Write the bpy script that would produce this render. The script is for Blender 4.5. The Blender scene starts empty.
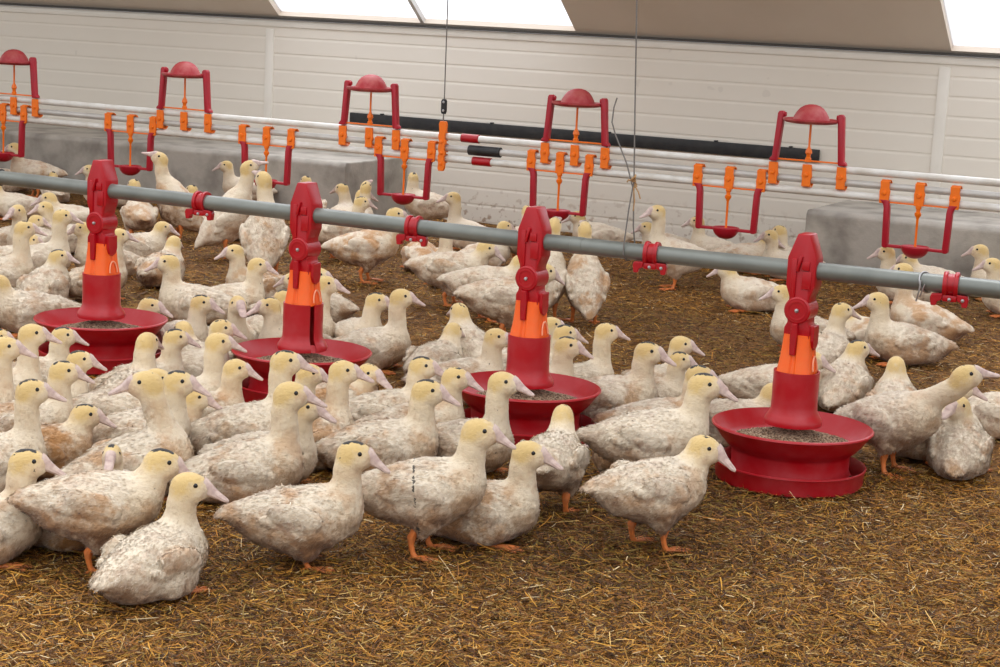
import bpy, bmesh, math, random
import numpy as np
from mathutils import Vector, Matrix, Euler
R = math.radians
random.seed(7)
RNG = np.random.default_rng(11)
SC = bpy.context.scene
COL = SC.collection

# ------------------------------------------------------------------ helpers
def link(name, me, mat=None, parent=None):
    o = bpy.data.objects.new(name, me)
    COL.objects.link(o)
    if mat is not None and me is not None and not me.materials:
        me.materials.append(mat)
    if parent is not None:
        o.parent = parent
    return o

def tag(o, label=None, cat=None, group=None, kind=None):
    if label: o['label'] = label
    if cat: o['category'] = cat
    if group: o['group'] = group
    if kind: o['kind'] = kind
    return o

def empty(name, loc=(0, 0, 0), rz=0.0, parent=None):
    o = bpy.data.objects.new(name, None)
    COL.objects.link(o)
    o.location = loc
    o.rotation_euler = (0, 0, rz)
    o.empty_display_size = .05
    if parent is not None:
        o.parent = parent
    return o

def copy_tree(o, parent=None):
    c = o.copy()
    COL.objects.link(c)
    if parent is not None:
        c.parent = parent
        c.matrix_parent_inverse = o.matrix_parent_inverse
    for ch in o.children:
        copy_tree(ch, c)
    return c

class MB:
    """collects shapes and links them as one mesh object"""
    def __init__(s):
        s.v = []; s.f = []; s.sm = []
    def add(s, vs, fs, smooth=False):
        b = len(s.v)
        s.v += [tuple(p) for p in vs]
        s.f += [tuple(i + b for i in q) for q in fs]
        s.sm += [smooth] * len(fs)
        return s
    def box(s, c, size, rot=None, bevel=0.0):
        bm = bmesh.new()
        bmesh.ops.create_cube(bm, size=1.0)
        for v in bm.verts:
            v.co = Vector((v.co.x * size[0], v.co.y * size[1], v.co.z * size[2]))
        if bevel > 0:
            bmesh.ops.bevel(bm, geom=bm.edges[:] , offset=bevel, segments=2, affect='EDGES', profile=.5)
        m = Matrix.Translation(Vector(c)) @ (rot.to_4x4() if rot is not None else Matrix())
        bm.transform(m)
        bm.verts.index_update()
        s.add([v.co[:] for v in bm.verts], [[v.index for v in f.verts] for f in bm.faces], bevel > 0)
        bm.free()
        return s
    def lathe(s, prof, c=(0, 0, 0), n=48, axis='Z', smooth=True, closed=False, arc=None):
        """prof: list of (r, h); revolve about axis through c"""
        vs = []; fs = []
        m = len(prof)
        a0, a1 = arc if arc else (0, 2 * math.pi)
        full = arc is None
        nn = n if full else n + 1
        for i in range(nn):
            a = a0 + (a1 - a0) * i / n
            ca, sa = math.cos(a), math.sin(a)
            for r, h in prof:
                if axis == 'Z': p = (r * ca, r * sa, h)
                elif axis == 'X': p = (h, r * ca, r * sa)
                else: p = (r * ca, h, r * sa)
                vs.append((p[0] + c[0], p[1] + c[1], p[2] + c[2]))
        for i in range(n):
            j = (i + 1) % nn
            for k in range(m - (0 if closed else 1)):
                k2 = (k + 1) % m
                fs.append((i * m + k, j * m + k, j * m + k2, i * m + k2))
        return s.add(vs, fs, smooth)
    def tube(s, pts, rad, n=10, cap=True, smooth=True, flat=None):
        """tube through points; rad number or list; flat=(a,b) scales the section"""
        P = [Vector(p) for p in pts]
        k = len(P)
        rad = rad if isinstance(rad, (list, tuple)) else [rad] * k
        vs = []; fs = []
        up = Vector((0, 0, 1))
        t0 = (P[1] - P[0]).normalized()
        if abs(t0.z) > .95: up = Vector((0, 1, 0))
        a = t0.cross(up).normalized()
        for i in range(k):
            t = ((P[min(i + 1, k - 1)] - P[max(i - 1, 0)])).normalized()
            a = (a - t * a.dot(t)).normalized()
            b = t.cross(a)
            for j in range(n):
                w = 2 * math.pi * j / n
                ca, sa = math.cos(w) * rad[i], math.sin(w) * rad[i]
                if flat: ca *= flat[0]; sa *= flat[1]
                vs.append(P[i] + a * ca + b * sa)
        for i in range(k - 1):
            for j in range(n):
                j2 = (j + 1) % n
                fs.append((i * n + j, i * n + j2, (i + 1) * n + j2, (i + 1) * n + j))
        if cap:
            fs.append(tuple(range(n - 1, -1, -1)))
            fs.append(tuple((k - 1) * n + j for j in range(n)))
        return s.add(vs, fs, smooth)
    def prism(s, poly, y0, y1, bevel=0.0, axis='Y', smooth=False):
        """extrude a polygon given as (x, z) between y0 and y1"""
        n = len(poly)
        def P(a, b, t):
            return (a, t, b) if axis == 'Y' else ((t, a, b) if axis == 'X' else (a, b, t))
        bm = bmesh.new()
        A = [bm.verts.new(P(a, b, y0)) for a, b in poly]
        B = [bm.verts.new(P(a, b, y1)) for a, b in poly]
        bm.faces.new(A); bm.faces.new(B[::-1])
        for i in range(n):
            bm.faces.new((A[i], B[i], B[(i + 1) % n], A[(i + 1) % n]))
        bmesh.ops.recalc_face_normals(bm, faces=bm.faces[:])
        if bevel > 0:
            bmesh.ops.bevel(bm, geom=bm.edges[:], offset=bevel, segments=2, affect='EDGES', profile=.5, clamp_overlap=True)
        bm.verts.index_update()
        s.add([v.co[:] for v in bm.verts], [[v.index for v in f.verts] for f in bm.faces], smooth)
        bm.free()
        return s
    def mesh(s, name, mat):
        me = bpy.data.meshes.new(name)
        me.from_pydata(s.v, [], s.f)
        me.polygons.foreach_set('use_smooth', s.sm)
        bm = bmesh.new(); bm.from_mesh(me)
        bmesh.ops.recalc_face_normals(bm, faces=bm.faces[:])
        for e in bm.edges:
            if len(e.link_faces) == 2 and e.calc_face_angle(0) > R(38): e.smooth = False
        bm.to_mesh(me); bm.free()
        if mat: me.materials.append(mat)
        me.update()
        return me
    def build(s, name, mat, parent=None):
        return link(name, s.mesh(name, mat), None, parent)

# ------------------------------------------------------------------ materials
def new_mat(name):
    m = bpy.data.materials.new(name); m.use_nodes = True
    nt = m.node_tree
    return m, nt, nt.nodes, nt.links, nt.nodes['Principled BSDF']

def lin(r, g, b):
    f = lambda c: (c / 255 / 12.92) if c / 255 <= .04045 else ((c / 255 + .055) / 1.055) ** 2.4
    return (f(r), f(g), f(b), 1)

def N(nodes, t, **kw):
    n = nodes.new(t)
    for k, v in kw.items():
        if k.startswith('i_'):
            key = k[2:]
            key = int(key) if key.isdigit() else key
            n.inputs[key].default_value = v
        else: setattr(n, k, v)
    return n

def ramp(nodes, stops, interp='LINEAR'):
    n = nodes.new('ShaderNodeValToRGB')
    n.color_ramp.interpolation = interp
    e = n.color_ramp.elements
    while len(e) < len(stops): e.new(.5)
    for x, (p, c) in zip(e, stops):
        x.position = p; x.color = c if len(c) == 4 else (*c, 1)
    return n

def mixc(nodes, links, fac, a, b, blend='MIX'):
    n = nodes.new('ShaderNodeMix'); n.data_type = 'RGBA'; n.blend_type = blend; n.clamp_factor = True
    for sock, v in ((n.inputs[0], fac), (n.inputs[6], a), (n.inputs[7], b)):
        if hasattr(v, 'links'): links.new(v, sock)
        else: sock.default_value = v
    return n.outputs[2]

def math_(nodes, links, op, a, b=None, clamp=False):
    n = nodes.new('ShaderNodeMath'); n.operation = op; n.use_clamp = clamp
    for sock, v in zip(n.inputs, (a, b)):
        if v is None: continue
        if hasattr(v, 'links'): links.new(v, sock)
        else: sock.default_value = v
    return n.outputs[0]

def simple_mat(name, col, rough=.5, dirt=None, dirt_amt=.4, dirt_scale=14., bump=0., bump_scale=80., metallic=0., spec=.5, coord='Object'):
    """a colour with soft variation and patchy dust or dirt in its own pattern"""
    m, nt, nd, ln, bs = new_mat(name)
    tc = nd.new('ShaderNodeTexCoord')
    n1 = N(nd, 'ShaderNodeTexNoise', i_Scale=dirt_scale, i_Detail=6.)
    ln.new(tc.outputs[coord], n1.inputs['Vector'])
    r1 = ramp(nd, [(.42, (0, 0, 0)), (.72, (1, 1, 1))])
    ln.new(n1.outputs['Fac'], r1.inputs[0])
    f = math_(nd, ln, 'MULTIPLY', r1.outputs[0], dirt_amt)
    c = mixc(nd, ln, f, col, dirt or tuple(x * .7 for x in col[:3]) + (1,))
    ln.new(c, bs.inputs['Base Color'])
    bs.inputs['Roughness'].default_value = rough
    bs.inputs['Metallic'].default_value = metallic
    bs.inputs['Specular IOR Level'].default_value = spec
    if bump:
        n2 = N(nd, 'ShaderNodeTexNoise', i_Scale=bump_scale, i_Detail=4.)
        ln.new(tc.outputs[coord], n2.inputs['Vector'])
        b = N(nd, 'ShaderNodeBump', i_Strength=bump, i_Distance=.004)
        ln.new(n2.outputs['Fac'], b.inputs['Height']); ln.new(b.outputs[0], bs.inputs['Normal'])
    return m

# ------------------------------------------------------------------ camera
CAM_F, CAM_ROLL, CAM_VP, CAM_H = 1800., .050, (-3028., -158.), 1.11
def make_camera():
    px, py = CAM_VP[0] - 500, CAM_VP[1] - 333.5
    up = Vector((CAM_ROLL, -1, (py - CAM_ROLL * px) / CAM_F)).normalized()
    X = -Vector((px, py, CAM_F)).normalized()
    Y = up.cross(X)
    M = Matrix((X, Y, up))                        # world axes seen from the camera (x right, y down, z ahead)
    r = M @ Vector((1, 0, 0)); u = M @ Vector((0, -1, 0)); b = M @ Vector((0, 0, -1))
    mw = Matrix((r, u, b)).transposed().to_4x4()
    mw.translation = (0, 0, CAM_H)
    cd = bpy.data.cameras.new('camera'); co = bpy.data.objects.new('camera', cd)
    COL.objects.link(co); co.matrix_world = mw
    cd.sensor_width = 36; cd.lens = 36 * CAM_F / 1000; cd.clip_start = .05; cd.clip_end = 100
    cd.sensor_fit = 'HORIZONTAL'
    SC.camera = co
    return co
# ------------------------------------------------------------------ ducks
def vnoise(p, seed=0):
    """value noise in 0..1 on an (n,3) array"""
    i = np.floor(p).astype(np.int64); f = p - i
    f = f * f * (3 - 2 * f)
    def h(a):
        n = (a[:, 0] * 73856093) ^ (a[:, 1] * 19349663) ^ (a[:, 2] * 83492791) ^ (seed * 2654435761)
        n = (n ^ (n >> 13)) * 1274126177 & 0x7fffffff
        n = (n ^ (n >> 16)) & 0xffff
        return n / 65535.
    r = 0
    for dx in (0, 1):
        for dy in (0, 1):
            for dz in (0, 1):
                w = (f[:, 0] if dx else 1 - f[:, 0]) * (f[:, 1] if dy else 1 - f[:, 1]) * (f[:, 2] if dz else 1 - f[:, 2])
                r = r + w * h(i + np.array([dx, dy, dz]))
    return r

def surface_nets(d, org, h):
    ins = d < 0
    nx, ny, nz = d.shape
    c = [ins[a:nx - 1 + a, b:ny - 1 + b, e:nz - 1 + e] for a in (0, 1) for b in (0, 1) for e in (0, 1)]
    s = sum(x.astype(np.int8) for x in c)
    act = (s > 0) & (s < 8)
    ii, jj, kk = np.nonzero(act)
    acc = np.zeros((len(ii), 3)); cnt = np.zeros(len(ii))
    offs = [(a, b, e) for a in (0, 1) for b in (0, 1) for e in (0, 1)]
    val = {o: d[ii + o[0], jj + o[1], kk + o[2]] for o in offs}
    for o in offs:
        for ax in range(3):
            if o[ax] == 0:
                q = list(o); q[ax] = 1; q = tuple(q)
                a, b = val[o], val[q]
                m = (a < 0) != (b < 0)
                t = np.where(m, a / np.where(m, a - b, 1), 0)
                p = np.tile(np.array(o, float), (len(ii), 1)); p[:, ax] += t
                acc[m] += p[m]; cnt[m] += 1
    v = (np.stack([ii, jj, kk], 1) + acc / cnt[:, None]) * h + org
    idx = -np.ones(act.shape, np.int64); idx[ii, jj, kk] = np.arange(len(ii))
    quads = []
    for ax in range(3):
        a = [slice(None)] * 3; b = [slice(None)] * 3
        a[ax] = slice(0, -1); b[ax] = slice(1, None)
        A, B = ins[tuple(a)], ins[tuple(b)]
        x, y, z = np.nonzero(A != B)
        o1, o2 = [(1, 2), (2, 0), (0, 1)][ax]
        P = np.stack([x, y, z], 1)
        ok = (P[:, o1] > 0) & (P[:, o2] > 0) & (P[:, o1] < act.shape[o1]) & (P[:, o2] < act.shape[o2])
        P = P[ok]; fl = A[x, y, z][ok]
        def g(da, db):
            Q = P.copy(); Q[:, o1] -= da; Q[:, o2] -= db
            return idx[Q[:, 0], Q[:, 1], Q[:, 2]]
        q = np.stack([g(1, 1), g(0, 1), g(0, 0), g(1, 0)], 1)
        q[~fl] = q[~fl][:, ::-1]
        quads.append(q[(q >= 0).all(1)])
    return v, np.concatenate(quads)

def smin(a, b, k):
    h = np.maximum(k - np.abs(a - b), 0) / k
    return np.minimum(a, b) - h * h * k * .25

def chain_sdf(P, pts, k, wide=1.0):
    """pts: (x,y,z,r); distance to a chain of tapered capsules, sections widened sideways"""
    d = None
    for a, b in zip(pts[:-1], pts[1:]):
        A, B = np.array(a[:3]), np.array(b[:3])
        w = wide
        ab = B - A
        q = P - A
        t = np.clip((q @ ab) / max(ab @ ab, 1e-9), 0, 1)
        e = q - t[:, None] * ab
        if w != 1: e = e / np.array([1, w, 1])
        s = np.sqrt((e * e).sum(1)) - (a[3] + (b[3] - a[3]) * t)
        d = s if d is None else smin(d, s, k)
    return d

def ellipsoid_sdf(P, c, r, rot=None):
    q = P - np.array(c)
    if rot is not None: q = q @ np.array(rot)
    r = np.array(r)
    k0 = np.sqrt(((q / r) ** 2).sum(1)); k1 = np.sqrt(((q / r ** 2) ** 2).sum(1))
    return k0 * (k0 - 1) / np.maximum(k1, 1e-9)

# pose -> (stands, body height, body pitch, head centre relative to body centre, head pitch)
POSES = {
    'sit':   (0, .074, 4,  (.110, .150), -4),
    'sit_low': (0, .072, 2,  (.125, .100), -6),
    'sit_rest': (0, .070, 0,  (.100, .066), -8),
    'sit_tall': (0, .076, 8,  (.105, .188), 0),
    'sit_rear': (0, .080, 14, (.092, .118), 0),
    'stand': (1, .150, 4,  (.122, .145), -4),
    'stand_neck': (1, .150, 6, (.104, .198), 0),
    'upright': (1, .178, 46, (.092, .215), 34),
    'stand_low': (1, .145, -2, (.142, .095), -14),
    'stand_fwd': (1, .148, 4, (.180, .125), 4),
    'stand_reach': (1, .150, 10, (.215, .155), 22),
    'stand_tall': (1, .165, 28, (.098, .205), 6),
    'stand_up': (1, .165, 24, (.105, .200), 40),
    'stand_feed': (1, .150, -8, (.185, .015), -40),
    'crouch': (1, .112, 2, (.118, .150), -8),
}
DUCK_CACHE = {}
HS = 1.09

def head_matrix(pose, yaw):
    st, zc, pitch, (hx, hz), hp = POSES[pose]
    y = R(yaw)
    # turning the head swings it a little to that side and pulls it back over the shoulders
    lat = .030 * math.sin(y)
    bx = hx - .040 * (1 - math.cos(y)) * (1 if abs(yaw) > 40 else .4)
    m = Matrix.Translation((bx, lat, zc + hz)) @ Matrix.Rotation(y, 4, 'Z') @ Matrix.Rotation(R(-hp), 4, 'Y')
    return m

def duck_body(pose, yaw, vox=.0048, fat=1.0, seed=0):
    key = (pose, yaw, vox, fat, seed)
    if key in DUCK_CACHE: return DUCK_CACHE[key]
    st, zc, pitch, (hx, hz), hp = POSES[pose]
    HM = head_matrix(pose, yaw)
    Hc = np.array(HM.translation); HR = np.array(HM.to_3x3())
    cp, sp = math.cos(R(pitch)), math.sin(R(pitch))
    def B(x, z, y=0.):
        return np.array([x * cp - z * sp, y, zc + x * sp + z * cp])
    if st:
        spine = [(-.172, .022, .005), (-.140, .008, .020), (-.095, .000, .049), (-.035, -.004, .066), (.025, -.002, .071), (.080, .006, .058)]
    else:
        spine = [(-.172, .020, .005), (-.140, .004, .022), (-.098, -.006, .051), (-.035, -.008, .069), (.025, -.006, .073), (.082, .002, .060)]
    sp_w = [(*B(x, z), r * fat) for x, z, r in spine]
    # neck: bezier from the breast to the nape
    p0 = B(.080, .026)
    p3 = Hc + HR @ np.array([-.014, 0, -.014])
    dirn = np.array([.30, 0, .95])
    L = np.linalg.norm(p3 - p0)
    fwd = p3[0] - p0[0]
    p1 = p0 + np.array([.75 * max(.018, min(.05, fwd + .03)), 0, .30 * L])
    p2 = p3 + HR @ np.array([-.010, 0, 0]) * .6 + np.array([0, 0, -.42 * L])
    if fwd > .07: p2 = p3 - np.array([.35 * fwd, 0, .25 * L])
    neck = []
    nn = 9
    for i in range(nn):
        t = i / (nn - 1)
        p = (1 - t) ** 3 * p0 + 3 * (1 - t) ** 2 * t * p1 + 3 * (1 - t) * t * t * p2 + t ** 3 * p3
        r = .0240 + .018 * max(0., 1 - t / .45) ** 1.6
        neck.append((*p, r))
    # bounds
    allp = np.array([q[:3] for q in sp_w] + [q[:3] for q in neck] + [Hc])
    lo = allp.min(0) - np.array([.095, .118, .095]); hi = allp.max(0) + np.array([.09, .118, .09])
    lo[2] = max(lo[2], -.012) if not st else max(lo[2], .02)
    n = np.ceil((hi - lo) / vox).astype(int) + 1
    g = np.stack(np.meshgrid(*[lo[a] + vox * np.arange(n[a]) for a in range(3)], indexing='ij'), -1).reshape(-1, 3)
    body = chain_sdf(g, sp_w, .03, 1.13)
    # tail: flat wedge of short feathers
    tl = Matrix.Rotation(R(-pitch - 8), 3, 'Y')
    body = smin(body, ellipsoid_sdf(g, B(-.158, .013), (.040, .030, .010), np.array(tl)), .025)
    nk = chain_sdf(g, neck, .02)
    d = smin(body, nk, .034)
    loc = (g - Hc) @ HR / HS
    hd = ellipsoid_sdf(loc, (-.002, 0, .002), (.036, .0262, .0282))
    hd = smin(hd, ellipsoid_sdf(loc, (.020, 0, -.004), (.021, .0165, .0185)), .016)
    for sgn in (1, -1):
        hd = smin(hd, ellipsoid_sdf(loc, (.008, sgn * .010, -.012), (.018, .015, .014)), .012)
    hd = hd * HS
    d = smin(d, hd, .014)
    wmask = np.full(len(g), 1.)
    for sgn in (1, -1):
        rot = np.array(Matrix.Rotation(R(-pitch + 14), 3, 'Y') @ Matrix.Rotation(R(sgn * 7), 3, 'Z'))
        wg = ellipsoid_sdf(g, B(-.014, .021, sgn * .081 * fat), (.066, .0155, .029), rot)
        d = smin(d, wg, .004)
        wt = ellipsoid_sdf(g, B(-.070, .010, sgn * .074 * fat), (.034, .009, .013), rot)
        d = smin(d, wt, .006)
        if st:
            th = chain_sdf(g, [(*B(-.005, -.03, sgn * .045), .040), (*B(.004, -.062, sgn * .046), .026), (.004, sgn * .046, max(zc - .090, .05), .013)], .02)
            d = smin(d, th, .022)
        else:
            th = ellipsoid_sdf(g, B(.0, -.042, sgn * .066), (.055, .022, .034))
            d = smin(d, th, .018)
    if not st:
        fl = .004 - g[:, 2]
        d = -smin(-d, -fl, .02)
    v, q = surface_nets(d.reshape(n), lo, vox)
    # ---- masks
    loc = (v - Hc) @ HR / HS
    dh = np.sqrt((loc ** 2).sum(1))
    # parameter along the neck
    NP = np.array([p[:3] for p in neck]); 
    dn = np.sqrt(((v[:, None, :] - NP[None]) ** 2).sum(2))
    ti = dn.argmin(1) / (nn - 1); dmin = dn.min(1)
    bl = (v - np.array(B(0, 0)))
    bx = bl[:, 0] * cp + bl[:, 2] * sp; bz = -bl[:, 0] * sp + bl[:, 2] * cp
    onneck = np.clip((.062 - dmin) / .02, 0, 1) * np.clip((bz - .015) / .03, 0, 1) * np.clip(bx / .03 - 1.2, 0, 1)
    headm = np.clip((.058 - dh) / .026, 0, 1)
    yel = np.maximum(onneck * (.07 + .30 * ti ** 1.6), headm * np.clip(.66 + loc[:, 2] * 13 - loc[:, 0] * 13, .16, 1.))
    front = np.clip((bx - .055) / .03, 0, 1) * np.clip((bz + .05) / .03, 0, 1) * (1 - headm)
    yel = np.maximum(yel, front * .12)
    dirt = np.clip((-.006 - bz) / .045, 0, 1)
    dirt = np.maximum(dirt, np.clip((-.080 - bx) / .06, 0, 1) * np.clip((.020 - bz) / .03, .15, 1))
    dirt = np.maximum(dirt, .55 * front * np.clip((.03 - bz) / .03, 0, 1))
    dirt *= (1 - headm) * (1 - onneck)
    pink = np.exp(-((bx + .035) / .07) ** 2 - ((bz + .004) / .034) ** 2) * (np.abs(v[:, 1]) > .02) * (1 - headm)
    pink = np.maximum(pink, .45 * np.clip((.05 - bx) / .05, 0, 1) * (1 - onneck) * (1 - headm))
    pink = np.maximum(pink, .62 * np.clip((.05 - dh) / .015, 0, 1) * np.clip((loc[:, 0] + .002) / .014, 0, 1) * np.clip((.016 - loc[:, 2]) / .01, 0, 1))
    capm = np.clip((.0125 - np.abs(loc[:, 1] + .0015)) / .006, 0, 1) * np.clip((loc[:, 2] - .011) / .006, 0, 1) * np.clip((.026 - np.abs(loc[:, 0] + .007)) / .008, 0, 1)
    # ---- normals and scruff
    nrm = np.zeros_like(v)
    fn = np.cross(v[q[:, 2]] - v[q[:, 0]], v[q[:, 3]] - v[q[:, 1]])
    for i in range(4): np.add.at(nrm, q[:, i], fn)
    nrm /= np.maximum(np.linalg.norm(nrm, axis=1), 1e-12)[:, None]
    amp = (1 - headm) * (1 - .72 * onneck)
    st_ = v * np.array([38, 60, 60]) + seed * 7.1
    a1 = vnoise(st_, 1) - .5; a2 = vnoise(v * np.array([85, 130, 130]) + 3.3 + seed, 2) - .5
    a3 = vnoise(v * 190 + seed, 5) - .5
    low = vnoise(v * 17 + seed * 3.7, 9) - .5
    keep = np.clip(v[:, 2] / .02, 0, 1)
    v = v + nrm * ((a1 * .0042 + a2 * .0042 + a3 * .0022 + low * .006) * amp * keep + a3 * .0009 * (1 - amp))[:, None]
    # ---- short tufts of down lying backwards over the skin
    rg = np.random.default_rng(len(v) * 31 + seed)
    nv = len(v)
    zone_ = np.stack([yel, dirt, capm, pink], 1)
    tuft = np.full(nv, .5)
    q4 = q
    tri = np.zeros((0, 3), np.int64)
    nall = nrm
    if vox < .0062:
        bodyw = (1 - headm) * (1 - .80 * onneck) * np.clip((v[:, 2] - .012) / .02, 0, 1)
        m = int(6200 if vox < .005 else 3400)
        pr = bodyw + .20; pr = pr / pr.sum()
        r = rg.choice(nv, m, p=pr)
        back = np.tile(np.array([-cp, 0, -sp - .35]), (m, 1)) + rg.normal(0, .38, (m, 3))
        hn = np.minimum(headm[r] + onneck[r], 1)[:, None]
        back = back * (1 - hn) + (np.array([[-.3, 0, -1.]]) + rg.normal(0, .3, (m, 3))) * hn
        nn_ = nrm[r]
        t_ = back - nn_ * (back * nn_).sum(1)[:, None]
        t_ /= np.maximum(np.linalg.norm(t_, axis=1), 1e-6)[:, None]
        sd = np.cross(t_, nn_)
        Ln = (rg.uniform(.006, .0135, m) * (.40 + .60 * bodyw[r]))
        Wd = rg.uniform(.0008, .0020, m) * (.5 + .5 * bodyw[r])
        lift = rg.uniform(.10, .52, m)
        jit = rg.normal(0, vox * .35, (m, 3))
        base = v[r] + jit - nn_ * ((jit * nn_).sum(1)[:, None] + .0006)
        mid = base + t_ * (Ln * .55)[:, None] + nn_ * (Ln * lift * .7)[:, None]
        tip = base + t_ * Ln[:, None] + nn_ * (Ln * lift * .75)[:, None]
        V5 = np.stack([base - sd * Wd[:, None], base + sd * Wd[:, None], mid + sd * Wd[:, None] * .8, mid - sd * Wd[:, None] * .8, tip], 1).reshape(-1, 3)
        V5[:, 2] = np.maximum(V5[:, 2], .001)
        b = nv + np.arange(m)[:, None] * 5
        q4 = np.concatenate([q, b + np.array([0, 1, 2, 3])]); tri = b + np.array([3, 2, 4])
        v = np.concatenate([v, V5])
        zone_ = np.concatenate([zone_, np.repeat(zone_[r], 5, 0)])
        tuft = np.concatenate([tuft, np.repeat(rg.uniform(0, 1, m), 5)])
        nt_ = nn_ * .86 + t_ * .22
        nall = np.concatenate([nrm, np.repeat(nt_, 5, 0)])
    me = bpy.data.meshes.new('body')
    me.vertices.add(len(v)); me.vertices.foreach_set('co', v.astype(np.float32).ravel())
    li = np.concatenate([q4.ravel(), tri.ravel()]).astype(np.int32)
    me.loops.add(len(li)); me.loops.foreach_set('vertex_index', li)
    ls = np.concatenate([np.arange(len(q4)) * 4, len(q4) * 4 + np.arange(len(tri)) * 3]).astype(np.int32)
    me.polygons.add(len(ls)); me.polygons.foreach_set('loop_start', ls)
    me.polygons.foreach_set('use_smooth', np.ones(len(ls), bool))
    me.update()
    # normals after the scruff for the skin, skin normals for the tufts
    n2 = np.zeros((nv, 3)); vv = v[:nv]
    fn = np.cross(vv[q[:, 2]] - vv[q[:, 0]], vv[q[:, 3]] - vv[q[:, 1]])
    for i in range(4): np.add.at(n2, q[:, i], fn)
    n2 /= np.maximum(np.linalg.norm(n2, axis=1), 1e-12)[:, None]
    nall = np.concatenate([n2, nall[nv:]])
    if len(v) > nv: me.normals_split_custom_set_from_vertices(nall.astype(np.float32))
    zone = me.attributes.new('zone', 'FLOAT_COLOR', 'POINT')
    zone.data.foreach_set('color', zone_.astype(np.float32).ravel())
    ta = me.attributes.new('tuft', 'FLOAT', 'POINT')
    ta.data.foreach_set('value', tuft.astype(np.float32))
    me.materials.append(MAT['duck'])
    DUCK_CACHE[key] = me
    return me

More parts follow.
